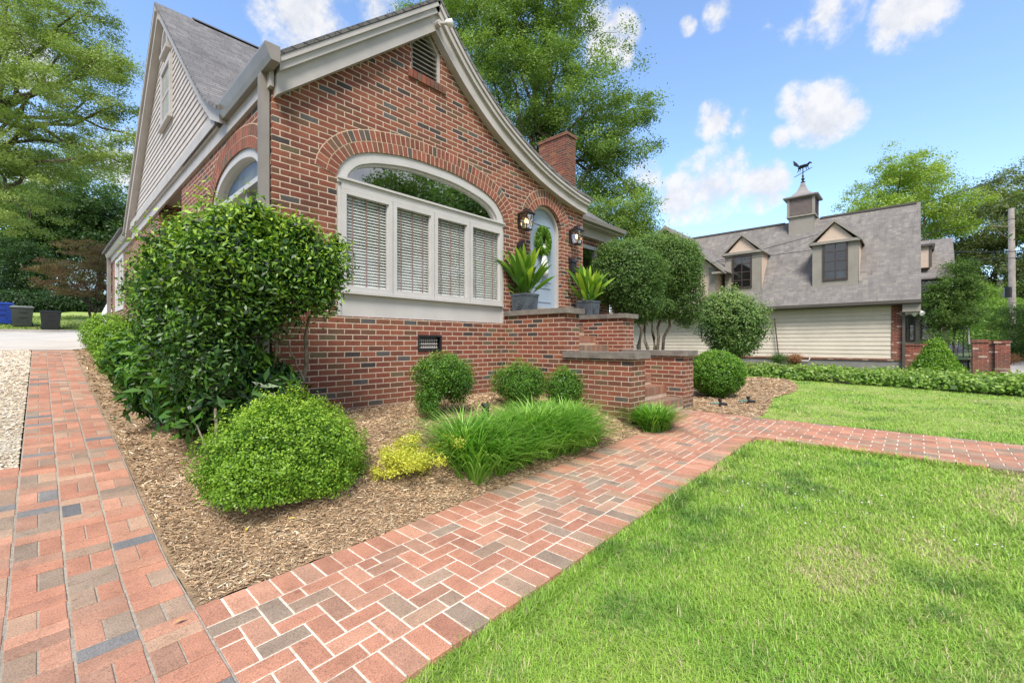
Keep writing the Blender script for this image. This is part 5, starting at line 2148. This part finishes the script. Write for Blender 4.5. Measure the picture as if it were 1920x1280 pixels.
mb.prism([(24.33, 2.94), (24.8, 2.94), (25.1, 3.9)], lambda p, q, t: (p, t, q), -.12, .04)
mb.box(24.35, -.12, 2.55, 25.3, .44, 2.9)
mb.build('soffit', 'taupe', GA)
sfl = MB()
for dy in (.0, .22):
    sfl.tube([(24.7, -.02 + dy, 2.62), (24.6, -.12 + dy, 2.5), (24.55, -.18 + dy, 2.45)], [.04, .09, .10], 10)
sfl.build('flood_light', 'white', GA)


def roof_x(z):
    return 24.3 + (z - 3.05) * 3.5 / 4.75


def dormer(yc, hw, z0, zt, zapex, wa, wb_, wz0, wz1):
    X0 = 24.93
    D = MB()
    xb = roof_x(zt) + .15
    D.prism([(yc - hw, z0), (yc + hw, z0), (yc + hw, zt), (yc - hw, zt)], lambda p, q, t: (t, p, q), X0, X0 + .06)
    do = D.build('dormer', 'taupe', GA)
    for s in (-1, 1):
        C = MB()
        y_ = yc + s * (hw - .01)
        poly = [(X0 + .061, z0), (X0 + .061, zt), (xb, zt), (roof_x(z0) + .05, z0)]
        C.prism(poly, lambda p, q, t: (p, y_ + t, q), -.02, .0)
        C.build('cheek', 'stucco', do)
    Rf = MB()
    oh = .13
    for s in (-1, 1):
        a = (yc + s * (hw + oh), zt - .06)
        b = (yc, zapex)
        roof_strip(Rf, [a, b], fx_, X0 - .12, roof_x(zapex) + .05, .05)
    Rf.build('dormer_roof', 'shingle_tan', do)
    Tt = MB()
    for s in (-1, 1):
        Tt.prism([(yc + s * (hw + oh + .01), zt - .10), (yc + s * (hw + oh + .01), zt - .0), (yc, zapex + .03), (yc, zapex - .10)], fS(X0), -.16, -.121)
    Tt.prism([(yc - hw - oh, zt - .10), (yc + hw + oh, zt - .10), (yc + hw + oh - .12, zt + .03), (yc - hw - oh + .12, zt + .03)], fS(X0), -.14, -.001)
    Tt.build('dormer_trim', 'taupe_dark' if False else 'taupe', do)
    Pd = MB()
    Pd.prism([(yc - hw + .15, zt + .03), (yc + hw - .15, zt + .03), (yc, zapex - .12)], fS(X0), -.02, -.002)
    Pd.build('pediment', 'stucco', do)
    w_ = simple_window(do, fS(X0), wa, wb_, wz0, wz1, .08, frame='window_dark', glass='glass_dark', rows=4, cols=2, t0=-.05, back=False, th=.045)
    k_ = MB()
    k_.box(X0 - .012, wa + .04, wz0 + .04, X0 - .004, wb_ - .04, wz1 - .04)
    k_.build('window_interior', 'dark', w_)
    return do


dormer(2.78, .86, 3.84, 5.95, 6.92, 2.29, 3.23, 4.15, 5.9)
dormer(6.68, .86, 3.84, 5.98, 6.92, 6.23, 7.18, 4.1, 5.8)
# cross gable at the far end, above the small trees
cgm = MB()
cgm.prism([(7.75, 2.9), (12.6, 2.9), (12.6, 5.2), (10.2, 7.4), (7.75, 5.2)], lambda p, q, t: (t, p, q), 23.9, 24.1)
cgm.box(24.1, 7.76, 2.9, 26.5, 7.9, 5.3)
cgo = cgm.build('cross_gable', 'stucco', GA)
cgr = MB()
for s in (-1, 1):
    roof_strip(cgr, [(10.2 + s * 3.05, 4.95), (10.2, 7.73)], fx_, 23.5, 28, .06)
cgr.build('cross_gable_roof', 'shingle_tan', cgo)
cgt = MB()
for s in (-1, 1):
    cgt.prism([(10.2 + s * 3.07, 4.80), (10.2 + s * 3.07, 4.98), (10.2, 7.76), (10.2, 7.55)], fS(23.5), -.05, .0)
cgt.box(23.86, 7.70, 2.9, 23.899, 8.0, 5.2)
cgt.box(23.5, 7.16, 4.80, 23.9, 7.75, 4.90)
cgt.build('cross_gable_trim', 'taupe', cgo)
# cupola
cp = MB()
cx0, cx1, cy0, cy1 = 27.15, 28.45, 3.86, 5.10
cp.box(cx0 + .07, cy0 + .07, 7.0, cx1 - .07, cy1 - .07, 7.95)
for (xa, ya) in ((cx0, cy0), (cx1 - .12, cy0), (cx0, cy1 - .12), (cx1 - .12, cy1 - .12)):
    cp.box(xa, ya, 7.95, xa + .12, ya + .12, 8.92)
cp.box(cx0 - .02, cy0 - .02, 7.90, cx1 + .02, cy1 + .02, 7.98)
cp.box(cx0 + .06, cy0 + .06, 7.98, cx1 - .06, cy1 - .06, 8.90)
cpo = cp.build('cupola', 'taupe', GA)
cl = MB()
for k in range(15):
    z = 8.03 + k * .056
    cl.prism([(cx0 + .005, z), (cx0 + .06, z + .05), (cx0 + .06, z + .06), (cx0 + .005, z + .012)], lambda p, q, t: (p, t, q), cy0 + .13, cy1 - .13)
    cl.prism([(cy0 + .005, z), (cy0 + .06, z + .05), (cy0 + .06, z + .06), (cy0 + .005, z + .012)], fx_, cx0 + .13, cx1 - .13)
cl.build('louvre', 'cupola_red', cpo)
ct = MB()
mx_, my_ = (cx0 + cx1) / 2, (cy0 + cy1) / 2
hw = (cx1 - cx0) / 2
r2 = 2 ** .5
ct.lathe([((hw + .12) * r2, 8.90), ((hw + .14) * r2, 8.96), ((hw * .72) * r2, 9.10), ((hw * .40) * r2, 9.32), ((hw * .22) * r2, 9.60), (.07 * r2, 9.85)], mx_, my_, 4, rot=math.pi / 4)
ct.build('cupola_roof', 'copper', cpo)
wv = MB()
wv.tube([(mx_, my_, 9.82), (mx_, my_, 10.65)], .025, 6)
wv.lathe([(.12, 9.86), (.03, 9.94), (.09, 10.02), (.03, 10.12), (.06, 10.2), (.02, 10.3)], mx_, my_, 10)
wv.tube([(mx_ + .3, my_ + .45, 10.32), (mx_ - .3, my_ - .45, 10.45)], .018, 5)
# galloping animal figure: body, neck, legs, raised wing
wv.tube([(mx_ + .12, my_ + .22, 10.66), (mx_ + .05, my_ + .1, 10.72), (mx_ - .08, my_ - .14, 10.70), (mx_ - .14, my_ - .25, 10.66)], [.05, .10, .09, .05], 8)
wv.tube([(mx_ - .12, my_ - .22, 10.70), (mx_ - .2, my_ - .34, 10.78), (mx_ - .24, my_ - .42, 10.70)], [.06, .05, .03], 7)
for q in ((.1, .2), (-.08, -.14), (-.13, -.22), (.06, .12)):
    wv.tube([(mx_ + q[0], my_ + q[1], 10.66), (mx_ + q[0] * 1.3, my_ + q[1] * 1.3, 10.46)], [.03, .014], 5)
wv.tube([(mx_ + .08, my_ + .16, 10.72), (mx_ + .2, my_ + .38, 10.98), (mx_ + .26, my_ + .48, 11.2)], [.03, .09, .02], 6)
wvo = thing('weather_vane', 'dark winged-animal weather vane on the cupola spire', 'weather vane', (mx_, my_, 9.82))
wv.build('vane_figure', 'black', wvo)
# pipe leaning on the siding, hydrant pipe
rod = thing('metal_rod', 'thin rusty rod standing against the cream siding', 'rod', (24.6, 5.0, .5))
mb = MB()
mb.tube([(24.65, 4.96, .45), (24.6, 5.15, 2.45)], .03, 6)
mb.build('rod_shaft', 'redtip', rod)
pp = thing('garage_pipe', 'small white pipe bend on the garage foundation ledge', 'pipe', (24.6, 3.9, .5))
mb = MB()
mb.tube([(24.6, 4.3, .42), (24.6, 3.75, .42), (24.6, 3.7, .5), (24.6, 3.7, .68)], .025, 6)
mb.build('pipe_bend', 'white', pp)

# --- neighbouring house behind the garage
NB = thing('neighbour_house', 'taupe house with grey roof and dark windows behind the garage end', 'house', (34, 0, .2))
mb = MB()
mb.box(34, -1.3, .2, 40, 6, 5.0)
mb.build('wall', 'taupe', NB)
mb = MB()
roof_strip(mb, [(33.7, 4.9), (36.5, 7.45)], lambda p, q, t: (p, t, q), -1.55, 6, .08)
roof_strip(mb, [(39.4, 4.9), (36.5, 7.45)], lambda p, q, t: (p, t, q), -1.55, 6, .08)
mb.build('roof', 'shingle_tan', NB)
mb = MB()
mb.box(33.9, -.55, 5.5, 36, 1.8, 6.7)
nd = mb.build('shed_dormer', 'stucco', NB)
mb = MB()
mb.box(33.75, -.75, 6.68, 36, 1.9, 6.8).box(33.88, -.62, 5.5, 33.9, -.5, 6.7)
mb.build('dormer_fascia', 'taupe_dark', nd)
for (ya, z0, z1) in ((-.95, 3.3, 4.8), (.1, 3.3, 4.8), (-1.0, 1.35, 2.9), (.05, 1.35, 2.9)):
    simple_window(NB, fS(34), ya, ya + .85, z0, z1, .09, frame='window_dark', glass='glass_dark', rows=2, t0=-.05, th=.04, back=False)
mb = MB()
for k in range(5):
    mb.box(33.93, -1.3, .45 + k * .17, 33.995, 3, .45 + k * .17 + .14)
mb.build('lap_siding', 'taupe', NB)

# garden wall and pillars
for i, (x, y, h, lab) in enumerate(((22.0, -1.80, 1.38, 'near square brick pillar at the garden wall end'), (24.0, -2.50, 1.36, 'farther brick pillar, right of the near one'))):
    mb = MB()
    mb.box(x, y, -.1, x + .4, y + .38, h - .10)
    mb.box(x - .03, y - .03, h - .10, x + .43, y + .41, h)
    o = mb.build('brick_pillar', 'brick_far', origin=(x, y, 0))
    o['label'] = lab
    o['category'] = 'pillar'
    o['group'] = 'brick garden pillars'
mb = MB()
mb.box(24.1, -2.11, -.1, 24.3, -1.55, 1.22).box(24.07, -2.11, 1.22, 24.33, -1.55, 1.3)
o = mb.build('garden_wall', 'brick_far', origin=(24, -1.5, 0))
o['label'] = 'short recessed brick garden wall between the two pillars'
o['category'] = 'wall'
mb = MB()
mb.box(25.6, -.35, -.1, 25.8, .44, 1.15).box(25.57, -.35, 1.15, 25.83, .44, 1.22)
o = mb.build('garden_wall', 'brick_far', origin=(25.6, 0, 0))
o['label'] = 'low brick wall beside the garage corner behind the cone shrub'
o['category'] = 'wall'
OX, OY = float(at(1806, 690, 17)[0]), float(at(1806, 690, 17)[1])
ug = thing('garden_obelisk', 'black pot with thin wire trellis between cone shrub and pillar', 'planter', (OX, OY, .2))
mb = MB()
mb.lathe([(.16, .2), (.20, .3), (.18, .5), (.22, .62)], OX, OY, 12)
mb.build('pot', 'black', ug)
mb = MB()
for k in range(4):
    a = k * math.pi / 2
    mb.tube([(OX + .17 * math.cos(a), OY + .17 * math.sin(a), .7), (OX + .1 * math.cos(a), OY + .1 * math.sin(a), 1.6), (OX, OY, 1.9)], .01, 4)
for zz in (1.0, 1.3, 1.6):
    mb.tube([(OX + .15 * math.cos(a), OY + .15 * math.sin(a), zz) for a in np.linspace(0, 2 * math.pi, 9)], .008, 4)
mb.build('wire_frame', 'black', ug)
fp = thing('bamboo_pole', 'thin pale vertical pole beyond the garden wall', 'pole', tuple(at(1817, 650, 24)))
p0, p1 = at(1817, 645, 24), at(1811, 556, 24)
mb = MB()
mb.tube([p0, p1], .05, 6)
mb.build('pole_shaft', 'curtain', fp)

# utility poles and wires
b0 = at(1899, 660, 30)
t0 = at(1896, 391, 30)
up_ = thing('utility_pole', 'tall weathered wooden utility pole at the right edge', 'utility pole', (b0[0], b0[1], .2), 'utility poles')
mb = MB()
mb.tube([(b0[0], b0[1], .1), t0], [.20, .15], 12)
mb.build('pole_shaft', 'pole', up_, smooth=True)
mb = MB()
q = at(1890, 548, 29.7)
mb.tube([q + np.array((0, 0, -.35)), q + np.array((0, 0, .35))], .20, 10)
mb.build('transformer', 'black', up_)
mb = MB()
q = at(1893, 425, 29.8)
e1, e2 = at(1862, 424, 29.5), at(1880, 440, 29.5)
mb.tube([q, e1], .035, 5)
mb.tube([at(1895, 450, 29.9), e2, at(1866, 428, 29.5)], .02, 5)
mb.build('bracket_arm', 'pole', up_)
b1 = at(1877, 660, 50)
u2 = thing('utility_pole', 'shorter distant utility pole left of the tall one', 'utility pole', (b1[0], b1[1], .2), 'utility poles')
mb = MB()
mb.tube([(b1[0], b1[1], .1), at(1875, 527, 50)], [.32, .26], 10)
mb.build('pole_shaft', 'pole', u2, smooth=True)


def wire(label, pts, sag, r, name='overhead_wire'):
    P = [np.array(p) for p in pts]
    mb = MB()
    path = []
    for a, b in zip(P[:-1], P[1:]):
        for k in range(12):
            t = k / 12
            q = a + (b - a) * t
            q = q.copy()
            q[2] -= sag * 4 * t * (1 - t)
            path.append(q)
    path.append(P[-1])
    mb.tube(path, r, 5)
    o = mb.build(name, 'black', origin=tuple(float(v) for v in P[0]))
    o['label'] = label
    o['category'] = 'wire'
    o['group'] = 'overhead wires'


wire('upper service wire crossing above the garage ridge to the right edge', [at(1960, 308, 20), at(1250, 512, 24)], .25, .016)
wire('lower service wire crossing in front of the dormer windows', [at(1960, 400, 20), at(1240, 504, 22)], .15, .013)
wire('utility line running right from the tall pole', [at(1730, 470, 28), at(1990, 466, 28)], .15, .03)
wire('lower utility line running past the tall pole', [at(1730, 484, 28), at(1990, 476, 28)], .2, .025)

# ================================================================== bins, fence
for (px_, col_, lid_, lab, s_) in ((93.5 - 52, 'bin_green', 'lid', 'grey-green wheeled bin with pale lid in the middle of the three', 1.0),
                                  (95, 'bin_dark', 'bin_dark', 'black wheeled bin rightmost on the drive kerb', .95),
                                  (2, 'bin_blue', 'bin_blue', 'bright blue recycling bin leftmost on the drive kerb', 1.05)):
    p = at(px_, 622, 24.9)
    x, y = p[0], p[1]
    z = g(x, y) + .0
    z = max(z, 1.86)
    T = thing('wheelie_bin', lab, 'rubbish bin', (x, y, z), 'wheeled bins on the kerb')
    nv = math.hypot(x, y)
    ux, uy = np.array((x / nv, y / nv)), np.array((-y / nv, x / nv))

    def bp(a, b, c, x=x, y=y, z=z):
        q = ux * b + uy * a
        return (x + q[0], y + q[1], z + c)
    mb = MB()
    w0, w1, h = .36 * s_, .44 * s_, 1.06 * s_
    for f_ in range(4):
        s4 = [(-1, -1), (1, -1), (1, 1), (-1, 1)]
        a, b = s4[f_], s4[(f_ + 1) % 4]
        mb.face([bp(a[0] * w0, a[1] * w0, 0.03), bp(b[0] * w0, b[1] * w0, 0.03), bp(b[0] * w1, b[1] * w1, h), bp(a[0] * w1, a[1] * w1, h)])
    mb.face([bp(-w0, -w0, .03), bp(w0, -w0, .03), bp(w0, w0, .03), bp(-w0, w0, .03)])
    # moulded rib and grab recess on the face
    for (a0, a1, c0, c1, d) in ((-.14, .14, .52, .55, .035), (-.16, .16, .80, .84, .03), (-.2, -.17, .3, .8, .025), (.17, .2, .3, .8, .025)):
        b0_ = -(w0 + (w1 - w0) * c0 / h) - d
        q = [bp(a0, b0_, c0), bp(a1, b0_, c0), bp(a1, b0_, c1), bp(a0, b0_, c1)]
        mb.face(q)
        b1_ = b0_ + d + .02
        mb.face([bp(a0, b0_, c1), bp(a1, b0_, c1), bp(a1, b1_, c1), bp(a0, b1_, c1)])
    mb.build('bin_body', col_, T)
    mb = MB()
    lo_ = [bp(a * (w1 + .03), b * (w1 + .03), h) for a, b in s4]
    md_ = [bp(a * (w1 + .03), b * (w1 + .03), h + .05) for a, b in s4]
    hi_ = [bp(a * (w1 - .08), b * (w1 - .08), h + .10) for a, b in s4]
    for i in range(4):
        j = (i + 1) % 4
        mb.face([lo_[i], lo_[j], md_[j], md_[i]])
        mb.face([md_[i], md_[j], hi_[j], hi_[i]])
    mb.face(hi_)
    mb.face(lo_)
    mb.build('bin_lid', lid_, T)
    for s in (-1, 1):
        mb = MB()
        mb.tube([bp(s * (w0 + .01), w0, .12), bp(s * (w0 + .06), w0, .12)], .12, 14)
        mb.build('wheel', 'black', T)

fn_ = thing('picket_gate', 'short pale grey vertical-board fence panel at the far house corner', 'fence', (1.6, 20.9, 1.4))
mb = MB()
for k in range(8):
    y = 20.5 + k * .32
    zt = 2.45 + .35 * (1 - k / 8)
    mb.box(1.60, y, 1.3, 1.64, y + .29, 1.28 + 1.35 * (.75 + .25 * (1 - abs(k - 1) / 8)))
mb.build('boards', 'white', fn_)
mb = MB()
mb.box(1.57, 20.5, 1.6, 1.60, 23.1, 1.7).box(1.57, 20.5, 2.25, 1.60, 23.1, 2.33)
mb.build('rails', 'white', fn_)

# ================================================================== trees, right side
q0 = at(1165, 640, 10.6)
stm = [(q0 + np.array((dx, dy, -1.0)), at(1165 + k * 9, 540 - abs(k) * 6, 10.6), .032, .016) for k, (dx, dy) in zip((-3, -1, 1, 3), ((-.1, 0), (0, .08), (.05, -.06), (.13, .02)))]
bush('clipped_evergreen', 'dense rounded evergreen directly right of the door planter', 'tree', (q0[0], q0[1], .3),
     [wb(1172, 520, 10.6, .82, .85, .85), wb(1195, 565, 10.6, .58, .6, .55), wb(1160, 480, 10.7, .55, .55, .36), wb(1140, 535, 10.6, .42, .42, .45), wb(1215, 520, 10.8, .42, .5, .6)],
     36000, .05, 'leaf_mid', R(101), .5, .2, bark='bark_pale', stem_list=stm, shell=.78, lump=.07, newgrowth=.55, tuft=.045, jitter=.6, floor=False)
q0 = at(1229, 672, 13.5)
stm = [(at(1216 + k * 9, 676, 13.5 + .1 * (k % 2)), at(1208 + k * 17, 575, 13.5), .055, .035) for k in range(4)]
bush('multi_stem_tree', 'tall clipped tree with four bare stems behind the low cheek wall', 'tree', (q0[0], q0[1], .2),
     [wb(1262, 500, 13.5, .85, .85, .95), wb(1283, 555, 13.5, .55, .6, .95), wb(1222, 470, 14, .75, .7, .5), wb(1240, 575, 13.5, .5, .5, .42), wb(1280, 480, 13.5, .5, .5, .5), wb(1200, 560, 13.7, .5, .5, .4)],
     44000, .055, 'leaf_mid', R(102), .5, .2, stem_list=stm, shell=.75, lump=.08, newgrowth=.75, tuft=.06, jitter=.6, floor=False)
p = at(1372, 685, 16)
bush('round_camellia', 'large round grey-green shrub before the garage siding', 'shrub', (p[0], p[1], .25),
     [wb(1373, 605, 16, 1.22, 1.22, 1.12), wb(1360, 585, 16, .95, .95, .85), wb(1375, 645, 16, .85, .85, .5)], 26000, .075, 'leaf_cam', R(103), .5, .15, 14, .03, shell=.55, lump=.12, newgrowth=.6,
     tuft=.07, floor=False, bark='bark_pale')
# more upright stems showing below it
# ground-cover hedge
hp = [(15.9, 6.2), (15.6, 4.6), (15.1, 2.9), (14.6, 1.3), (14.05, -.3), (13.5, -1.9), (13.0, -3.5)]
hb = []
rr = R(104)
for i in range(len(hp) - 1):
    a, b = np.array(hp[i]), np.array(hp[i + 1])
    for t in np.linspace(0, 1, 6)[:-1]:
        for off in (.45, 1.2, 2.0):
            q = a + (b - a) * t + np.array((off, .1))
            hb.append((q[0] + rr.normal(0, .1), q[1] + rr.normal(0, .1), .28, .55, .5, .24 + rr.uniform(-.05, .06)))
bush('ivy_hedge', 'low leafy groundcover hedge along the far lawn edge', 'hedge', (14.6, 1.3, .22), hb, 60000, .075, 'hedge', R(105), .75, .15, 4, .01, shell=.6, lump=.12, newgrowth=.7,
     tuft=.05, jitter=.5)
p = at(1755, 702, 15)
tb = [(p[0], p[1], .32 + k * .21, .72 * (1 - k / 5.6), .72 * (1 - k / 5.6), .24) for k in range(5)]
bush('cone_shrub', 'bright green cone-shaped shrub in front of the low brick wall', 'shrub', (p[0], p[1], .2), tb, 26000, .05, 'leaf_box', R(106), .6, .3, 4, .02, shell=.75, lump=.08,
     newgrowth=.3, tuft=.04)
for i, (px_, py_, d_, r_, mt, lab) in enumerate(((1845, 690, 20, .45, 'leaf_rust', 'reddish low shrub before the brick pillars'), (1890, 688, 21, .5, 'leaf_rust', 'orange-red low shrub right of the pillars'),
                                                (1490, 672, 21, .35, 'leaf_rust', 'small pinkish shrub at the garage foot'), (1460, 672, 21, .4, 'leaf_mid', 'small green shrub at the garage foot'),
                                                (1785, 655, 28, .7, 'leaf_lilac', 'lilac flowering perennials behind the wire trellis'))):
    p = at(px_, py_, d_)
    z = .2
    bush('border_shrub', lab, 'shrub', (p[0], p[1], z), [(p[0], p[1], max(p[2], .5), r_, r_, r_ * .55)], 3500, .05, mt, R(110 + i), .4, .0, 10, .008, shell=.2, lump=.3, newgrowth=.4, tuft=.06)
p = at(1790, 690, 24)
tree('young_tree', 'bushy mid-size tree beside the garage corner', 'tree', (p[0], p[1], .2),
     [wb(1788, 540, 24, 1.2, 1.2, 1.1), wb(1775, 600, 24, 1.0, 1.0, .9), wb(1800, 505, 24, .7, .7, .6), wb(1765, 570, 24, .9), wb(1810, 585, 24, .8, .8, .8), wb(1760, 640, 23, .5, .5, .5)],
     30000, .10, 'leaf_mid', .07, R(120), .45, 420, .32, 'bark', hue=.1)
bgt = [
    ('light_green_tree', 'tall light green tree behind the garage roof', (1690, 660, 48), [(1690, 360, 4.6), (1640, 400, 3.2), (1600, 420, 2.6), (1745, 370, 3.6), (1690, 310, 2.6), (1770, 420, 3.2), (1660, 440, 2.6), (1720, 330, 3)], 'leaf_bright', 52000, .20, 48, 121, .3),
    ('dark_spreading_tree', 'big dark spreading tree behind the utility pole', (1870, 660, 52), [(1860, 420, 5.5), (1900, 370, 4.5), (1810, 470, 4), (1940, 440, 6), (1850, 520, 5), (1790, 560, 3.6), (1920, 530, 5), (1900, 590, 4), (1780, 430, 2.6)], 'leaf_olive', 100000, .24, 52, 122, .08),
    ('roadside_tree', 'yellow-green tree low behind the brick pillars', (1870, 680, 36), [(1860, 600, 2.2), (1900, 620, 2.2), (1830, 620, 1.6), (1930, 590, 2.5), (1890, 650, 1.6), (1850, 560, 1.6)], 'leaf_bright', 34000, .13, 34, 123, -.1),
    ('roadside_shrub', 'dense green shrub mass at the right picture edge', (1915, 690, 27), [(1915, 640, 1.3), (1940, 600, 1.8), (1895, 660, .9), (1950, 670, 1.6)], 'leaf_mid', 20000, .11, 27, 124, .15),
    ('woodland_tree', 'broad dark tree far behind the roadside trees', (1820, 660, 75), [(1780, 600, 7), (1850, 580, 8), (1930, 590, 8), (1990, 540, 9), (1730, 610, 6), (1890, 640, 6)], 'leaf_mid', 30000, .4, 75, 125, .0),
]
for nm, lab, (bx_, by_, bd), bl, mt, nlv, ls, dd_, sd_, hu in bgt:
    p = at(bx_, by_, bd)
    tree(nm, lab, 'tree', (p[0], p[1], .2), [wb(a, b, dd_ + R(sd_ + k).normal(0, 1.0), r, r, r * .72) for k, (a, b, r) in enumerate(bl)], nlv, ls, mt, dd_ * .008, R(sd_), .5, 420, None, 'bark', hue=hu, twigs=120)

# --- large oak behind the house
p = at(1030, 640, 27)
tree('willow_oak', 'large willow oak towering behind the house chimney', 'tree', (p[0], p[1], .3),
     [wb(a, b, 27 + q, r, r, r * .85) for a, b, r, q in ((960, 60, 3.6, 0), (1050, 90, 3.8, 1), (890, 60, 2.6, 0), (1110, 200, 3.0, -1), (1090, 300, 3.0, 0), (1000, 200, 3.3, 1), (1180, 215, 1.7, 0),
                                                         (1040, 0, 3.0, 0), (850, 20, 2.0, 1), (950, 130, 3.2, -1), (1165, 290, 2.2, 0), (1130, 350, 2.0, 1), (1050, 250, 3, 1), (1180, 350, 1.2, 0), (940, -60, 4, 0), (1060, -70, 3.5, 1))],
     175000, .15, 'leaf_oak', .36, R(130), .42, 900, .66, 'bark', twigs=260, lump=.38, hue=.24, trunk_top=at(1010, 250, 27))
p = at(1200, 640, 21)
tree('understory_tree', 'lighter small tree below the oak above the round evergreens', 'tree', (p[0], p[1], .3),
     [wb(a, b, 21, r, r, r * .8) for a, b, r in ((1190, 400, 1.2), (1150, 420, 1.1), (1215, 440, .8), (1180, 450, 1.2), (1120, 400, .9), (1205, 385, .7))], 26000, .10, 'leaf_oak', .12, R(131), .45, 260, .4, 'bark', hue=.25)
p = at(770, 300, 34)
tree('rear_tree', 'tree top just showing over the gable apex', 'tree', (p[0], p[1], 1.0), [wb(a, b, 34, r, r, r * .8) for a, b, r in ((770, 5, 1.6), (800, 40, 2.5), (750, 60, 1.6), (860, 120, 3), (900, 200, 3))],
     16000, .15, 'leaf_oak', .3, R(132), .4, 200, .6, 'bark', hue=.1)

# --- left side trees
p = at(-80, 640, 22)
tree('overhanging_oak', 'pale green fine-leaved oak spreading over the drive at upper left', 'tree', (p[0], p[1], 1.4),
     [wb(a, b, 20 + q, r, r, r * .6) for a, b, r, q in ((40, 50, 2.6, 0), (120, 90, 2.2, 1), (190, 60 + 60, 1.5, 0), (60, 170, 2.6, -1), (160, 190, 2.0, 0), (225, 130, 1.0, 1), (240, 250, .9, 0), (140, 260, 1.8, 1),
                                                        (30, 280, 2.5, 0), (190, 290, 1.2, 0), (90, 330, 1.7, 1), (20, 380, 2.2, 0), (-60, 100, 3, 0), (-60, 250, 3, 0), (210, 200, 1.0, 0), (20, -20, 2.6, 1), (150, 20, 1.4, 0), (225, 305, .8, 0))],
     130000, .11, 'leaf_oak_l', .30, R(140), .36, 620, .48, 'bark', twigs=300, lump=.35, hue=.22, trunk_top=at(-20, 220, 21), flat=.7)
for nm, lab, (bx_, bd), bl, mt, nlv, ls, sd_, hu in (
        ('magnolia_tree', 'dark evergreen tree behind the maple beside the house gable', (190, 44), [(190, 400, 4), (150, 420, 3.4), (230, 430, 3.4), (195, 460, 4), (120, 440, 3)], 'leaf_dark', 40000, .24, 141, .15),
        ('dark_evergreen', 'dark evergreen at the left edge above the hedge', (40, 42), [(40, 430, 3.8), (-20, 420, 4), (80, 470, 3), (20, 500, 3.5), (60, 390, 3), (100, 400, 2.6)], 'leaf_mid', 38000, .2, 142, .0),
        ('far_tree', 'tall pale tree filling the gap behind the dark evergreens', (120, 60), [(60, 330, 7), (150, 350, 6), (230, 380, 5), (0, 380, 8), (110, 480, 7), (210, 500, 5), (20, 520, 7)], 'leaf_oak_l', 40000, .32, 143, -.1),
        ('shade_tree', 'deep shaded tree trunk and foliage left of the maple', (55, 36), [(50, 500, 2.0), (20, 540, 2), (80, 530, 1.6), (40, 470, 1.5)], 'leaf_dark', 16000, .16, 144, .0)):
    p = at(bx_, 590, bd)
    tree(nm, lab, 'tree', (p[0], p[1], g(p[0], p[1])), [wb(a, b, bd, r, r, r * .75) for a, b, r in bl], nlv, ls, mt, bd * .007, R(sd_), .5, 380, None, 'bark_dark', hue=hu, twigs=80)
p = at(182, 603, 27)
tree('red_maple', 'bronze-red Japanese maple with layered crown by the house end', 'tree', (p[0], p[1], g(p[0], p[1])),
     [wb(a, b, 27, r, r, r * .42) for a, b, r in ((140, 520, 1.4), (190, 500, 1.5), (110, 500, 1.1), (215, 530, 1.2), (160, 470, 1.4), (200, 465, 1.1), (90, 530, .8), (180, 545, 1.3), (130, 545, 1.0), (225, 490, 1.0), (75, 505, .6))],
     34000, .085, 'leaf_maple', .09, R(150), .4, 420, .34, 'bark_dark', trunks=3, twigs=90, hue=0, trunk_top=at(178, 555, 27), flat=.6, droop=.4)
hb = []
for t in np.linspace(-60, 185, 22):
    q = at(t, 560, 33.5)
    hb.append((q[0], q[1], g(q[0], q[1]) + .75, 1.0, 1.0, .95))
q = at(80, 590, 33.5)
bush('bank_hedge', 'dark evergreen hedge along the top of the grass bank', 'hedge', (q[0], q[1], g(q[0], q[1])), hb, 30000, .16, 'leaf_dark', R(151), .5, .3, 3, .02, shell=.7, lump=.1, newgrowth=.5, tuft=.1, floor=False)

# --- trees across the street, seen only as reflections in the panes
for i, (x, y, h, r) in enumerate(((17.5, -14, 14, 4.6), (24, -14, 16, 6), (32, -10, 13, 5), (-11, 2, 10, 4), (-14, 14, 10, 4.5))):
    tree('street_tree', ['leafy tree across the street facing the picture window', 'tallest leafy tree across the street', 'smaller leafy tree across the street to the right', 'leafy tree across the drive', 'farther leafy tree across the drive'][i], 'tree', (x, y, 0),
         [(x, y, h * .6, r, r, r * .8), (x + 1.5, y + .5, h * .75, r * .7, r * .7, r * .6), (x - 1.4, y - .3, h * .7, r * .7, r * .7, r * .6)], 30000, .22, 'leaf_oak', .25, R(160 + i), .5, 160, None, 'bark', twigs=20)
for o in bpy.data.objects:
    if '_o' in o:
        del o['_o']
print('faces', sum(len(o.data.polygons) for o in bpy.data.objects if o.type == 'MESH'))
